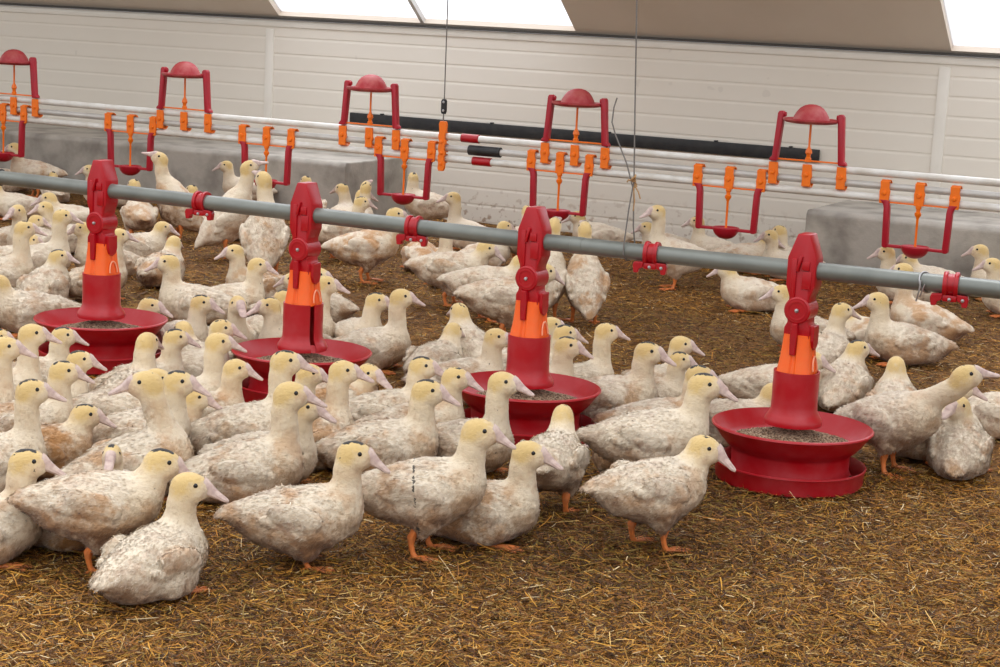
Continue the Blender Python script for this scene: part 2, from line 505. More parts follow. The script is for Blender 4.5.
def duck_material():
    m, nt, nd, ln, bs = new_mat('duck_down')
    at = N(nd, 'ShaderNodeAttribute', attribute_name='zone')
    sep = nd.new('ShaderNodeSeparateColor'); ln.new(at.outputs['Color'], sep.inputs[0])
    yel, dirt, cap = sep.outputs; pink = at.outputs['Alpha']
    oc = N(nd, 'ShaderNodeAttribute', attribute_name='crown', attribute_type='OBJECT')
    od = N(nd, 'ShaderNodeAttribute', attribute_name='soil', attribute_type='OBJECT')
    tc = nd.new('ShaderNodeTexCoord'); oi = nd.new('ShaderNodeObjectInfo')
    off = nd.new('ShaderNodeVectorMath'); off.operation = 'ADD'
    sc = nd.new('ShaderNodeVectorMath'); sc.operation = 'SCALE'; sc.inputs['Scale'].default_value = 40
    cmb = nd.new('ShaderNodeCombineXYZ')
    for i in range(3): ln.new(oi.outputs['Random'], cmb.inputs[i])
    ln.new(cmb.outputs[0], sc.inputs[0])
    ln.new(tc.outputs['Object'], off.inputs[0]); ln.new(sc.outputs[0], off.inputs[1])
    V = off.outputs[0]
    n1 = N(nd, 'ShaderNodeTexNoise', i_Scale=13., i_Detail=5., i_Roughness=.62); ln.new(V, n1.inputs['Vector'])
    n2 = N(nd, 'ShaderNodeTexNoise', i_Scale=70., i_Detail=4., i_Roughness=.6); ln.new(V, n2.inputs['Vector'])
    n3 = N(nd, 'ShaderNodeTexNoise', i_Scale=28., i_Detail=5., i_Roughness=.65); ln.new(V, n3.inputs['Vector'])
    white = lin(255, 247, 230); cream = lin(240, 212, 148)
    mauve = lin(204, 170, 150); brown = lin(112, 72, 42); tan = lin(210, 160, 104)
    tf = N(nd, 'ShaderNodeAttribute', attribute_name='tuft')
    os_ = N(nd, 'ShaderNodeAttribute', attribute_name='stripe', attribute_type='OBJECT')
    def thr(fac, a, b):
        n = nd.new('ShaderNodeMapRange'); n.interpolation_type = 'SMOOTHSTEP'
        n.inputs['From Min'].default_value = a; n.inputs['From Max'].default_value = b
        ln.new(fac, n.inputs['Value']); return n.outputs[0]
    M = lambda a, b: math_(nd, ln, 'MULTIPLY', a, b)
    yv = math_(nd, ln, 'ADD', M(n3.outputs['Fac'], 1.7), M(n2.outputs['Fac'], .7))
    c = mixc(nd, ln, M(yel, math_(nd, ln, 'ADD', .05, yv), ), white, cream)
    body = math_(nd, ln, 'SUBTRACT', 1., M(yel, 2.2), True)
    # bare mauve skin showing through
    c = mixc(nd, ln, M(M(thr(n3.outputs['Fac'], .47, .62), pink), .70), c, mauve)
    # litter stains
    soil = od.outputs['Fac']
    shift = math_(nd, ln, 'ADD', n1.outputs['Fac'], M(math_(nd, ln, 'SUBTRACT', soil, .6), .14))
    c = mixc(nd, ln, M(M(thr(shift, .48, .66), body), math_(nd, ln, 'ADD', M(soil, .55), .25, True)), c, tan)
    c = mixc(nd, ln, M(M(thr(n2.outputs['Fac'], .56, .72), body), .35), c, lin(176, 146, 122))
    # belly, vent and breast browning
    dn_ = math_(nd, ln, 'ADD', M(n1.outputs['Fac'], .9), M(n3.outputs['Fac'], .9))
    df = M(dirt, thr(dn_, .52, 1.02))
    df = M(df, math_(nd, ln, 'ADD', .45, M(soil, .65), True))
    c = mixc(nd, ln, M(df, .75), c, tan)
    c = mixc(nd, ln, M(M(df, df), .95), c, brown)
    # crown mark
    cf = M(cap, oc.outputs['Fac'])
    cf = math_(nd, ln, 'GREATER_THAN', math_(nd, ln, 'ADD', cf, M(math_(nd, ln, 'SUBTRACT', n2.outputs['Fac'], .5), 2.2)), .50)
    cf = M(cf, math_(nd, ln, 'GREATER_THAN', oc.outputs['Fac'], .05))
    c = mixc(nd, ln, cf, c, lin(40, 38, 34))
    # dark broken band across one duck's side
    so_ = nd.new('ShaderNodeSeparateXYZ'); ln.new(tc.outputs['Object'], so_.inputs[0])
    sx = math_(nd, ln, 'ABSOLUTE', math_(nd, ln, 'ADD', math_(nd, ln, 'ADD', so_.outputs['X'], -.002), M(so_.outputs['Z'], .12)))
    sf = math_(nd, ln, 'LESS_THAN', math_(nd, ln, 'ADD', sx, M(math_(nd, ln, 'SUBTRACT', n2.outputs['Fac'], .42), .03)), .0030)
    c = mixc(nd, ln, M(M(sf, os_.outputs['Fac']), .9), c, lin(58, 54, 50))
    # every tuft a little lighter or darker, fine downy mottling
    c = mixc(nd, ln, .20, c, mixc(nd, ln, n2.outputs['Fac'], lin(160, 132, 100), lin(255, 252, 244)), 'MULTIPLY')
    c = mixc(nd, ln, math_(nd, ln, 'ADD', M(body, .40), .38), c, mixc(nd, ln, tf.outputs['Fac'], lin(216, 199, 176), lin(255, 255, 255)), 'MULTIPLY')
    ln.new(c, bs.inputs['Base Color'])
    bs.inputs['Roughness'].default_value = .92
    bs.inputs['Specular IOR Level'].default_value = .12
    bs.inputs['Sheen Weight'].default_value = .25
    bs.inputs['Sheen Roughness'].default_value = .6
    bs.inputs['Subsurface Weight'].default_value = 0.
    mp = N(nd, 'ShaderNodeMapping'); mp.inputs['Scale'].default_value = (90, 210, 170)
    ln.new(V, mp.inputs['Vector'])
    nb = N(nd, 'ShaderNodeTexNoise', i_Scale=1., i_Detail=5., i_Roughness=.7); ln.new(mp.outputs[0], nb.inputs['Vector'])
    bp = N(nd, 'ShaderNodeBump', i_Strength=.55, i_Distance=.006); ln.new(nb.outputs['Fac'], bp.inputs['Height'])
    ln.new(bp.outputs[0], bs.inputs['Normal'])
    return m

def bill_mesh():
    """duck bill from its root (x=0) to a rounded spoon tip, mouth line and nostrils cut in"""
    mb = MB()
    st = [(-.008, .0160, .0175, .0010), (.002, .0150, .0160, -.0002), (.010, .0138, .0132, -.0022), (.020, .0128, .0102, -.0045), (.031, .0126, .0076, -.0066), (.041, .0126, .0058, -.0084),
          (.048, .0114, .0048, -.0094), (.053, .0088, .0038, -.0100), (.0565, .0044, .0024, -.0104)]
    n = 20
    vs = []; fs = []
    for x, w, h, z in st:
        for j in range(n):
            a = 2 * math.pi * j / n
            ca, sa = math.cos(a), math.sin(a)
            y = w * (abs(ca) ** .8) * (1 if ca > 0 else -1)
            zz = h * sa * (1.0 if sa > 0 else .75)
            if abs(sa) < .25: y *= .93        # mouth line groove
            vs.append((x, y, z + zz))
    for i in range(len(st) - 1):
        for j in range(n):
            fs.append((i * n + j, i * n + (j + 1) % n, (i + 1) * n + (j + 1) % n, (i + 1) * n + j))
    fs.append(tuple((len(st) - 1) * n + j for j in range(n)))
    mb.add(vs, fs, True)
    me = mb.mesh('bill', MAT['bill'])
    me.materials.append(MAT['nostril'])
    nm = MB()
    for s in (1, -1):
        nm.lathe([(0, .0012), (.0016, .0008), (.0022, 0), (.0016, -.0008), (0, -.0012)], (.0185, s * .0072, .0018), 8)
    bm = bmesh.new(); bm.from_mesh(me)
    k = len(bm.faces)
    vv = [bm.verts.new((p[0], p[1], p[2])) for p in nm.v]
    for f in nm.f:
        try:
            ff = bm.faces.new([vv[i] for i in f]); ff.material_index = 1; ff.smooth = True
        except ValueError: pass
    bm.to_mesh(me); bm.free()
    return me

def leg_mesh(folded=False):
    mb = MB()
    if folded:
        mb.tube([(-.045, 0, .020), (-.030, 0, .015), (-.005, 0, .011), (.022, 0, .010)], [.0085, .0105, .0075, .0075], 10, flat=(.9, 1.))
        fx, fz = .022, .006
    else:
        mb.tube([(.004, 0, .088), (.000, 0, .072), (-.006, 0, .058), (-.006, 0, .040), (-.002, 0, .020), (.004, 0, .008)], [.0105, .0100, .0112, .0072, .0066, .0085], 10, flat=(.95, 1.05))
        fx, fz = .004, .006
    toes = [(-24, .060), (0, .068), (24, .058)]
    tips = []
    for a, L in toes:
        ca, sa = math.cos(R(a)), math.sin(R(a))
        pts = [(fx + L * t * ca, L * t * sa, fz - .0025 * t + (.0016 if 0 < t < .8 else 0)) for t in (0, .3, .6, .85, 1.)]
        mb.tube(pts, [.0060, .0050, .0046, .0040, .0016], 8)
        tips.append((pts[3], pts[4]))
    mb.tube([(fx - .002, 0, fz + .004), (fx - .012, 0, .004), (fx - .019, 0, .002)], [.0042, .0034, .0012], 7)
    # webs between the toes
    for (a0, L0), (a1, L1) in zip(toes[:-1], toes[1:]):
        top = []; bot = []
        K = 6
        for i in range(K + 1):
            s_ = i / K
            a = R(a0 + (a1 - a0) * s_); L = (L0 + (L1 - L0) * s_) * (.92 - .16 * math.sin(math.pi * s_))
            top.append((fx + L * math.cos(a), L * math.sin(a), .0042)); bot.append((fx + L * math.cos(a), L * math.sin(a), .0016))
        vs = [(fx, 0, .0052), (fx, 0, .002)] + top + bot
        fs = []
        for i in range(K):
            fs.append((0, 2 + i, 3 + i)); fs.append((1, 2 + K + 1 + i + 1, 2 + K + 1 + i))
            fs.append((2 + i, 2 + K + 1 + i, 2 + K + 2 + i, 3 + i))
        mb.add(vs, fs, True)
    return mb.mesh('leg', MAT['leg'])

def eye_mesh():
    mb = MB()
    mb.lathe([(0, .0032)] + [(.0052 * math.sin(a), .0032 * math.cos(a)) for a in (.4, .8, 1.2, 1.57)] + [(.0057, -.0005), (.0046, -.002), (0, -.002)], n=14, axis='Y')
    return mb.mesh('eye', MAT['eye'])

def make_duck(x, y, rz, pose, yaw, size, crown, soil, label, vox=.0048, parts=True, seed=0, step=0.):
    root = empty('duck', (x, y, 0), rz)
    root.scale = (size, size, size)
    tag(root, label, 'duck', 'young ducks on the straw litter')
    st, zc, pitch, (hx, hz), hp = POSES[pose]
    b = link('body', duck_body(pose, yaw, vox, 1.0, seed), None, root)
    b['crown'] = float(crown); b['soil'] = float(soil); b['stripe'] = 1.0 if 'stripe down its side' in label else 0.0
    HM = head_matrix(pose, yaw)
    bl = link('bill', SHARED['bill'], None, root)
    bl.matrix_local = HM @ Matrix.Scale(HS, 4) @ Matrix.Translation((.030, 0, .0005)) @ Matrix.Rotation(R(14), 4, 'Y') @ Matrix.Diagonal((.95, 1.08, 1.16, 1))
    for s in (1, -1):
        e = link('eye', SHARED['eye'], None, root)
        e.matrix_local = HM @ Matrix.Scale(HS, 4) @ Matrix.Translation((.0105, s * .0226, .0085)) @ Matrix.Rotation(R(s * -14), 4, 'Z') @ (Matrix.Rotation(math.pi, 4, 'Z') if s < 0 else Matrix())
    for s in (1, -1):
        if st:
            l = link('leg', SHARED['leg'], None, root)
            top = max(zc - .080, .045)
            l.location = (step * s, s * .046, 0)
            l.scale = (1, 1, (top + .010) / .088)
            l.rotation_euler = (0, 0, R(s * 8))
        else:
            l = link('leg', SHARED['leg_folded'], None, root)
            l.location = (.020, s * .062, 0)
            l.rotation_euler = (0, 0, R(s * 10))
    return root
# x, y, heading, pose, head turn, size, dark crown, soiling, label
DUCKS = [
    (-2.468, 2.583, 50.2, 'sit', -6, 0.88, 1, 0.6, 'duck with thick black crown sitting at the left edge of the front row'),
    (-2.258, 2.693, 42.9, 'stand_low', -4, 0.88, 1, 0.8, "black-crowned standing duck in the front row, head behind the sitting duck's neck"),
    (-2.396, 2.77, 39.4, 'sit_rest', 0, 0.748, 0.2, 1.6, 'brown-stained duck lying behind the legs of the black-crowned standing duck'),
    (-2.064, 2.624, 92.1, 'sit', -55, 0.88, 0, 0.5, 'sitting duck frontmost of the flock, tail toward camera, plain head turned right'),
    (-1.95, 2.951, 34.8, 'crouch', -8, 0.88, 0.9, 0.7, 'crouching duck with black crown stripe and white wing, one orange leg stretched forward'),
    (-1.785, 3.156, 27.7, 'stand', -3, 0.906, 0.3, 0.6, 'large standing duck in the front row with a dark stripe down its side'),
    (-1.735, 3.322, 26.2, 'sit', -5, 0.88, 0.1, 0.9, 'sitting duck in front row directly behind the legs of the stripe-sided standing duck'),
    (-1.714, 3.624, 105.1, 'stand_low', 8, 0.836, 0.35, 0.5, 'white duck seen from behind, standing at the third feeder from the left'),
    (-1.414, 3.496, 56.4, 'stand_low', -44, 0.898, 0.3, 0.6, "standing duck bending its bill down beside the rightmost feeder's base pan"),
    (-1.581, 3.886, 22.6, 'stand', -3, 0.95, 0.8, 0.4, "tall standing duck with dark crown, bill pointing at the rightmost feeder's pan rim"),
    (-1.172, 4.517, 340.4, 'stand_reach', 46, 0.933, 0.2, 0.4, "standing duck stretching its neck up, just past the rightmost feeder's pan"),
    (-1.018, 4.615, 100.6, 'sit_rear', 150, 0.88, 0.1, 0.7, 'duck sitting tail to camera near the right edge, face turned back over shoulder'),
    (-1.154, 4.739, 32.4, 'sit', -20, 0.88, 0.35, 0.6, 'yellow-headed duck sitting behind the duck that looks back near the right edge'),
    (-1.035, 5.148, 15.3, 'sit', 0, 0.88, 0.1, 0.5, 'white duck cut off by the right edge, beside the yellow-headed sitting duck'),
    (-1.301, 5.02, 109.6, 'sit_rear', 0, 0.88, 0, 0.8, 'duck sitting with its back to the camera, no face showing, beyond the stretching duck'),
    (-1.516, 5.224, 93.8, 'sit_rear', -48, 0.88, 0.9, 0.5, "duck seen from behind with black crown and head turned right, beside rightmost feeder's tube"),
    (-1.698, 5.104, 17.2, 'sit_low', -5, 0.88, 0.2, 0.4, 'low-headed duck lying behind the orange part of the rightmost feeder'),
    (-1.742, 5.768, 91.4, 'sit', -45, 0.88, 0.6, 0.4, "duck sitting with back turned and dark eye patch, right of the rightmost feeder's red hub"),
    (-1.917, 6.094, 201.8, 'sit', 0, 0.906, 0.1, 0.5, 'duck facing left and sitting behind the red clamp of the rightmost feeder'),
    (-1.616, 4.535, 21.8, 'sit_low', -4, 0.88, 0, 0.4, "low-lying plain-headed duck just behind the rightmost feeder's pan rim"),
    (-1.764, 4.378, 20.5, 'sit', -4, 0.906, 0.9, 0.9, "duck with tan tail lying behind the tall standing duck's neck"),
    (-2.318, 4.729, 47.1, 'sit', -8, 0.862, 0.95, 0.5, "black-crowned duck looking over the pan right beside the third feeder's red tube"),
    (-2.218, 4.517, 35.7, 'sit', -16, 0.898, 1, 0.6, "black-crowned duck with drooped bill, second from the third feeder's red tube"),
    (-2.165, 4.704, 49.4, 'sit_tall', -12, 0.836, 0.45, 0.5, 'duck raising its pink bill level, hindmost in the group beside the third feeder'),
    (-1.988, 4.543, 25.5, 'sit', -10, 0.95, 0.75, 0.8, "big duck with tucked wing and smudged crown sitting behind the third feeder's pan"),
    (-1.933, 4.702, 26.1, 'sit', -6, 0.774, 1, 0.4, 'small-looking duck with black crown and pale face, between two yellow heads right of third feeder'),
    (-1.981, 4.832, 54.1, 'sit', -30, 0.836, 0.25, 0.6, 'yellow-faced duck at the outer right end of the cluster by the third feeder'),
    (-1.673, 4.027, 218.6, 'sit_rest', 0, 0.792, 0.2, 1.6, "dirty brown duck crouched low right beside the third feeder's base pan"),
    (-2.444, 4.907, 43.8, 'sit', -10, 0.81, 0.2, 0.5, "duck whose pale face peeks out past the third feeder's orange throat"),
    (-2.545, 3.585, 41.6, 'sit_tall', -6, 0.933, 0.75, 0.5, "speckled-crown duck with bill crossing the second feeder's pan"),
    (-2.31, 3.258, 38.4, 'sit_tall', -4, 0.95, 0.15, 0.8, 'tall plain-headed duck with clean neck, frontmost before the second feeder'),
    (-2.358, 3.41, 8.9, 'sit', 10, 0.88, 0.4, 0.3, 'golden-headed duck with smooth white breast, squeezed beside the tall plain-headed duck'),
    (-2.373, 3.625, 74.5, 'sit_tall', -44, 0.88, 0.2, 0.9, "upright duck with drooping bill before the second feeder's right pan edge"),
    (-2.571, 3.745, 44.7, 'sit', -14, 0.836, 0.1, 0.5, "duck almost hidden between two long necks before the second feeder's pan"),
    (-2.56, 4.003, 46.3, 'sit_low', -50, 0.88, 0.35, 1.2, 'low dark-faced duck between the second feeder and the dark-crowned bowing duck'),
    (-2.387, 3.992, 35.1, 'sit', -12, 0.88, 1, 0.6, 'dark-crowned duck bowing its bill, midway between second and third feeders'),
    (-2.187, 3.655, 34.6, 'sit', -6, 0.95, 0.7, 0.9, 'broad sitting duck with black crown dash and folded wing, midway between second and third feeders'),
    (-2.249, 3.924, 36.6, 'sit', -20, 0.88, 0.45, 0.8, "duck with bill poised at the left rim of the third feeder's pan"),
    (-2.66, 4.958, 145.5, 'sit_rear', 0, 0.898, 0.35, 0.5, "fluffy duck turned away alone on the litter left of the third feeder's orange throat"),
    (-2.664, 4.744, 88.8, 'sit_low', 0, 0.836, 0.3, 0.5, 'duck half hidden behind the fluffy turned-away duck'),
    (-2.45, 4.528, 27.3, 'sit', -12, 0.88, 0.1, 0.5, "yellow-headed duck cut by the left side of the third feeder's red tube"),
    (-2.045, 3.815, 357.1, 'sit_tall', 20, 0.898, 0.25, 0.4, "slim upright duck in front of the third feeder's pan"),
    (-3.05, 4.914, 329.7, 'sit', 52, 0.88, 0.9, 0.4, 'duck with a dark crown edge and white wing, right behind the second feeder'),
    (-3.215, 4.855, 338.0, 'sit_tall', 48, 0.898, 0.2, 0.5, "long-necked plain-headed duck against the second feeder's orange throat"),
    (-2.917, 4.777, 21.4, 'sit_tall', 14, 0.88, 0.15, 0.5, 'long-necked duck with pink bill, outermost right behind the second feeder'),
    (-3.524, 5.241, 32.5, 'sit', -20, 0.836, 0.2, 0.6, "duck peeking out high beside the second feeder's orange throat"),
    (-3.516, 5.388, 185.2, 'sit_low', 20, 0.836, 0.1, 0.5, "duck with its back of head showing, left of the second feeder's orange throat"),
    (-3.298, 4.734, 342.9, 'sit', 45, 0.88, 1, 0.5, "black-crowned duck tucked behind the second feeder's red tube"),
    (-3.124, 4.65, 256.9, 'sit', -28, 0.88, 1, 0.4, "black-crowned duck facing left, beside the second feeder's red tube"),
    (-3.778, 5.213, 34.7, 'sit', -6, 0.88, 0.1, 0.5, "plain-headed duck facing right, left of the second feeder's orange throat"),
    (-3.919, 5.58, 240.8, 'sit', -15, 0.88, 0.1, 1.1, 'rusty-breasted duck facing left between the first and second feeders'),
    (-3.798, 5.047, 205.9, 'sit', 12, 0.95, 0.9, 0.5, "black-crowned duck facing left, sitting right of the first feeder's orange throat"),
    (-3.693, 4.505, 3.6, 'sit_low', 20, 0.88, 0.6, 0.5, "smudge-crowned duck with its bill over the first feeder's pan rim"),
    (-3.435, 4.492, 337.7, 'sit', 45, 0.862, 0.9, 0.5, "golden-faced black-crowned duck just beyond the first feeder's pan rim"),
    (-3.333, 4.596, 322.3, 'sit', 0, 0.862, 0.1, 0.4, 'duck facing the camera with a mauve face, between first and second feeders'),
    (-4.433, 5.652, 102.7, 'sit_low', 0, 0.924, 0.1, 0.9, 'dirty-rumped duck facing away with yellow nape, behind the left-facing black-crowned duck'),
    (-5.307, 6.601, 139.0, 'stand', 20, 0.88, 0.6, 0.8, "duck standing tail to camera just right of the first feeder's clamp"),
    (-4.908, 6.089, 48.1, 'sit_low', -10, 0.88, 0.1, 0.5, 'grey-billed duck behind the first feeder, close to a dirty-rumped duck'),
    (-5.205, 6.759, 206.2, 'upright', 10, 0.986, 0.1, 0.9, 'tall duck drinking at the second hanging drinker, brown-smeared breast'),
    (-4.741, 6.506, 55.4, 'upright', -10, 1.021, 0.1, 0.5, 'duck with bill raised to the third hanging drinker, white belly toward camera'),
    (-4.216, 6.047, 120.0, 'upright', 35, 1.038, 0.1, 0.8, "duck seen from behind craning at the third hanging drinker's nipple"),
    (-5.679, 7.954, 220.8, 'stand', 0, 0.88, 0.2, 0.4, "white-faced duck facing left beside the third hanging drinker's frame"),
    (-5.155, 7.174, 136.2, 'sit', 0, 0.836, 0.5, 0.4, 'duck whose crown only just shows above the pipe, left of third hanging drinker'),
    (-5.44, 7.25, 157.2, 'sit', 10, 0.836, 1, 0.4, "dark-crowned duck far off against the concrete, above the pipe's first red clamp"),
    (-5.128, 6.993, 201.9, 'sit_low', 0, 0.88, 0.1, 0.3, "white duck behind the pipe's first red clamp"),
    (-5.028, 7.603, 133.6, 'stand', 20, 0.836, 0.7, 0.4, "duck's white head showing just above the second feeder's clamp"),
    (-4.93, 7.757, 112.5, 'sit', 60, 0.924, 1, 0.2, 'white duck at the corner of the concrete block, dark mark on crown'),
    (-4.4, 7.048, 99.7, 'stand_up', 0, 0.836, 0.4, 0.5, "yellow-headed duck lifting its head, just right of the concrete block's corner"),
    (-4.366, 6.832, 49.4, 'stand', -6, 0.88, 0.9, 0.6, "dark-crowned duck just above the pipe, right of the second feeder's clamp"),
    (-4.544, 7.127, 46.1, 'stand', 0, 0.88, 0.2, 0.6, "plain yellow-headed duck just left of the fourth hanging drinker's cup"),
    (-4.621, 8.085, 200.3, 'stand', -70, 0.924, 0.9, 0.3, 'white-backed duck standing at the wall behind the fourth hanging drinker'),
    (-3.912, 6.343, 34.8, 'stand', -4, 0.968, 0.3, 1.1, 'rust-flanked standing duck below the fourth hanging drinker, facing right'),
    (-4.116, 7.626, 184.0, 'sit_tall', 30, 0.924, 0.1, 0.3, 'duck facing left at the wall, right of the fourth hanging drinker'),
    (-3.353, 6.071, 27.8, 'stand_low', -8, 0.95, 0.2, 0.6, 'standing duck in profile on damp litter, head just under the pipe'),
    (-3.591, 6.473, 129.1, 'sit_tall', 0, 0.88, 0.2, 0.5, 'duck whose neck alone shows under the pipe right of its second red clamp'),
    (-3.926, 6.829, 125.0, 'sit_low', 0, 0.88, 0.1, 1.2, "duck seen from the rear under the pipe's second red clamp, brown vent"),
    (-3.083, 5.85, 30.7, 'stand_low', 0, 0.924, 0.1, 0.5, "white standing duck behind third feeder's clamp, tail overlapping the profile duck"),
    (-2.854, 5.572, 43.9, 'stand_low', 0, 0.986, 0.1, 0.6, 'duck standing behind third feeder, its white rump showing left of the hub'),
    (-2.907, 5.991, 100.6, 'upright', 0, 0.898, 0.1, 0.4, "tall white duck turned away, close by the third feeder's hub"),
    (-2.768, 6.051, 124.9, 'upright', 0, 0.88, 0.1, 0.9, "tall duck turned away with dark-stained belly, second from the third feeder's hub"),
    (-3.645, 7.266, 107.2, 'stand', 20, 0.836, 0.6, 0.3, "duck beyond the third feeder's clamp, one dark-crowned head beside the clamp's tip"),
    (-3.749, 7.093, 57.2, 'sit', -10, 0.836, 0.2, 0.5, "yellow duck barely above the pipe left of the third feeder's clamp"),
    (-3.662, 8.134, 209.0, 'sit_low', 0, 0.924, 0.1, 0.2, 'fluffy white duck lying at the wall under the fifth hanging drinker'),
    (-2.862, 7.168, 218.4, 'stand_neck', 14, 0.95, 0.1, 0.3, "white standing duck facing left behind the pipe's third red clamp"),
    (-3.261, 8.055, 211.0, 'sit_low', 0, 0.88, 0.1, 0.3, 'duck sitting at the wall behind the hanging cords'),
    (-3.027, 8.082, 193.8, 'sit', 0, 0.88, 1, 0.3, 'dark-crowned duck sitting at the wall left of the sixth hanging drinker'),
    (-2.833, 7.941, 10.7, 'sit_low', 0, 0.924, 0.1, 0.8, "duck resting at the wall directly below the sixth hanging drinker's cup"),
    (-2.577, 7.843, 208.8, 'sit', 5, 0.88, 0.1, 0.4, "duck facing left in front of the concrete block's left end"),
    (-2.599, 8.003, 168.0, 'sit', 0, 0.88, 0.5, 0.3, "duck sitting behind the left-facing duck at the right concrete block's end"),
    (-2.388, 6.845, 204.1, 'sit_low', 0, 0.924, 0.1, 0.6, 'duck lying alone on the litter under the pipe, left of the rightmost feeder'),
    (-1.954, 7.567, 201.2, 'sit', 0, 0.924, 0.1, 0.3, 'duck facing left against the right concrete block, under the last hanging drinker'),
    (-1.911, 7.832, 198.5, 'sit_low', 0, 0.924, 0.3, 0.3, 'long white duck lying by the right concrete block with lowered grey bill'),
    (-1.651, 7.983, 192.1, 'sit', 0, 0.924, 0.1, 0.3, 'upper of two ducks facing left at the right edge above the pipe'),
    (-1.497, 7.531, 198.0, 'sit', 0, 0.924, 0.1, 0.3, 'lower of two ducks facing left at the right edge above the pipe'),
    (-1.573, 6.114, 205.4, 'sit', -4, 0.95, 0.1, 0.7, 'pale-billed duck facing left, sitting beyond the rightmost feeder, brown tail'),
    (-1.641, 6.661, 182.7, 'sit_tall', 0, 0.95, 0.1, 0.9, "duck lying under the pipe's last red clamp, pointed tail toward right"),
    (-1.722, 6.224, 181.4, 'sit_rest', 0, 0.88, 0.1, 0.8, 'duck body with upturned tail in front of the pale-billed left-facing duck'),
    (-3.282, 3.503, 47.0, 'sit_tall', -4, 0.88, 0.3, 0.3, "duck with fluffy yellow head and long bill, just left of the first feeder's pan"),
    (-3.192, 3.303, 42.9, 'sit_tall', -4, 0.898, 0.05, 0.5, 'plain-crowned duck at the left edge, bill pointing at the first feeder'),
    (-3.12, 3.507, 52.2, 'sit', -10, 0.818, 0.85, 0.5, "small dark-crowned duck squeezed among heads at the first feeder's pan, left side"),
    (-3.379, 3.74, 50.8, 'sit', -6, 0.818, 1, 0.4, 'duck with black crown mostly hidden behind the fluffy yellow head'),
    (-3.012, 3.311, 49.1, 'sit', -6, 0.88, 0.85, 0.9, "streak-crowned duck in front of the first feeder's pan, bill reaching right"),
    (-2.806, 2.975, 45.7, 'sit_tall', -2, 0.88, 0.75, 0.6, 'streak-crowned duck with long white neck, one row behind the front-row left-edge duck'),
    (-2.811, 3.148, 54.4, 'sit_low', -14, 0.836, 0.9, 1.3, 'low dark-yellow duck with black nape, in the gap before the first feeder'),
    (-2.469, 3.006, 301.6, 'sit', 0, 0.686, 0.8, 0.6, "duck facing the camera, eyes peering over the standing duck's back"),
    (-3.037, 3.733, 95.4, 'sit', 0, 0.88, 0.05, 0.5, "duck facing away in front of the first feeder's pan, smooth back of head"),
    (-2.937, 3.56, 42.8, 'sit_low', 0, 0.88, 0.2, 0.7, 'duck lying crosswise behind the big duck that looks left, brown tail tip'),
    (-2.532, 3.145, 60.4, 'sit_tall', 150, 0.968, 0.05, 0.9, 'big white duck looking back to the left, brown upturned tail'),
    (-2.868, 3.76, 47.5, 'sit_tall', -8, 0.862, 0.3, 0.3, 'plain clean-headed duck facing right, midway between first and second feeder pans'),
    (-2.707, 3.363, 43.8, 'sit', -14, 0.924, 0.85, 0.5, 'large yellow head with thin black crown, facing right behind the big back-looking duck'),
    (-2.749, 3.682, 58.4, 'sit', -28, 0.818, 0.2, 1.0, 'mauve-faced duck with lowered bill beside the plain clean-headed duck'),
    (-3.106, 4.09, 45.3, 'sit', -8, 0.862, 0.5, 0.5, "duck with faint crown patch, left of the second feeder's pan edge"),
    (-3.118, 3.903, 56.5, 'sit', -10, 0.836, 1, 0.5, "duck mostly hidden behind the plain clean-headed duck's neck, black crown"),
    (-3.179, 4.253, 160.3, 'sit_low', 0, 0.836, 0.1, 0.5, "small pale duck at the first feeder's right pan rim, turned away"),
    (-2.758, 3.5, 37.3, 'sit_low', -8, 0.818, 1, 0.9, "duck in the gap below the large yellow head's bill"),
    (-3.443, 3.536, 48.0, 'sit', 0, 0.88, 1, 0.4, 'black-crowned duck cut by the left edge beside the first feeder'),
    (-4.082, 4.537, 228.5, 'sit_low', 0, 0.968, 0.1, 0.5, "white duck with curled-up tail, left of the first feeder's pan"),
    (-4.325, 4.608, 152.2, 'sit', 0, 0.968, 0.1, 0.3, "big white duck cut by the left edge, left of the first feeder's orange throat"),
    (-5.288, 5.877, 267.0, 'sit', 0, 0.924, 0.4, 0.4, 'yellow duck facing toward camera-left under the pipe at the left edge'),
    (-5.316, 6.112, 233.5, 'sit', 0, 0.88, 0.1, 0.4, 'duck facing left with grey bill lowered, under the pipe near the left edge'),
    (-4.701, 5.024, 52.3, 'sit_tall', -4, 0.95, 0.5, 0.5, 'long-necked duck with large grey bill, facing right near the left edge'),
    (-4.867, 5.421, 49.8, 'sit_tall', -4, 0.95, 0.3, 0.3, "tall yellow-headed duck facing right, left of the first feeder's hub"),
    (-5.442, 5.907, 52.4, 'sit_low', -20, 0.836, 0.1, 0.5, 'small duck wedged behind the tall yellow-headed duck left of the first feeder'),
    (-5.035, 5.427, 43.0, 'sit_low', -10, 0.818, 0.1, 0.5, 'duck behind the long grey-billed neck, only its dark bill and eye clear'),
    (-6.304, 6.875, 223.2, 'sit_low', 0, 0.88, 0.1, 0.3, 'white duck cut by the left edge just under the pipe'),
    (-5.708, 6.614, 223.6, 'sit_low', 0, 0.968, 0.1, 0.6, 'long mauve-backed duck lying just under the pipe, left of the first feeder'),
    (-4.725, 5.668, 230.6, 'sit', 0, 0.88, 0.1, 0.5, "duck facing left, close against the first feeder's red hub"),
    (-4.429, 4.973, 101.2, 'sit_rear', -58, 0.88, 1, 0.5, "black-crowned duck sitting back-on, left of the first feeder's orange throat"),
    (-6.904, 7.672, 218.6, 'stand', 0, 0.924, 0.3, 0.7, 'duck facing left at the first hanging drinker, tan back'),
    (-7.187, 7.758, 228.4, 'sit_low', 0, 0.924, 0.1, 0.8, 'pinkish duck cut by the left edge under the first hanging drinker'),
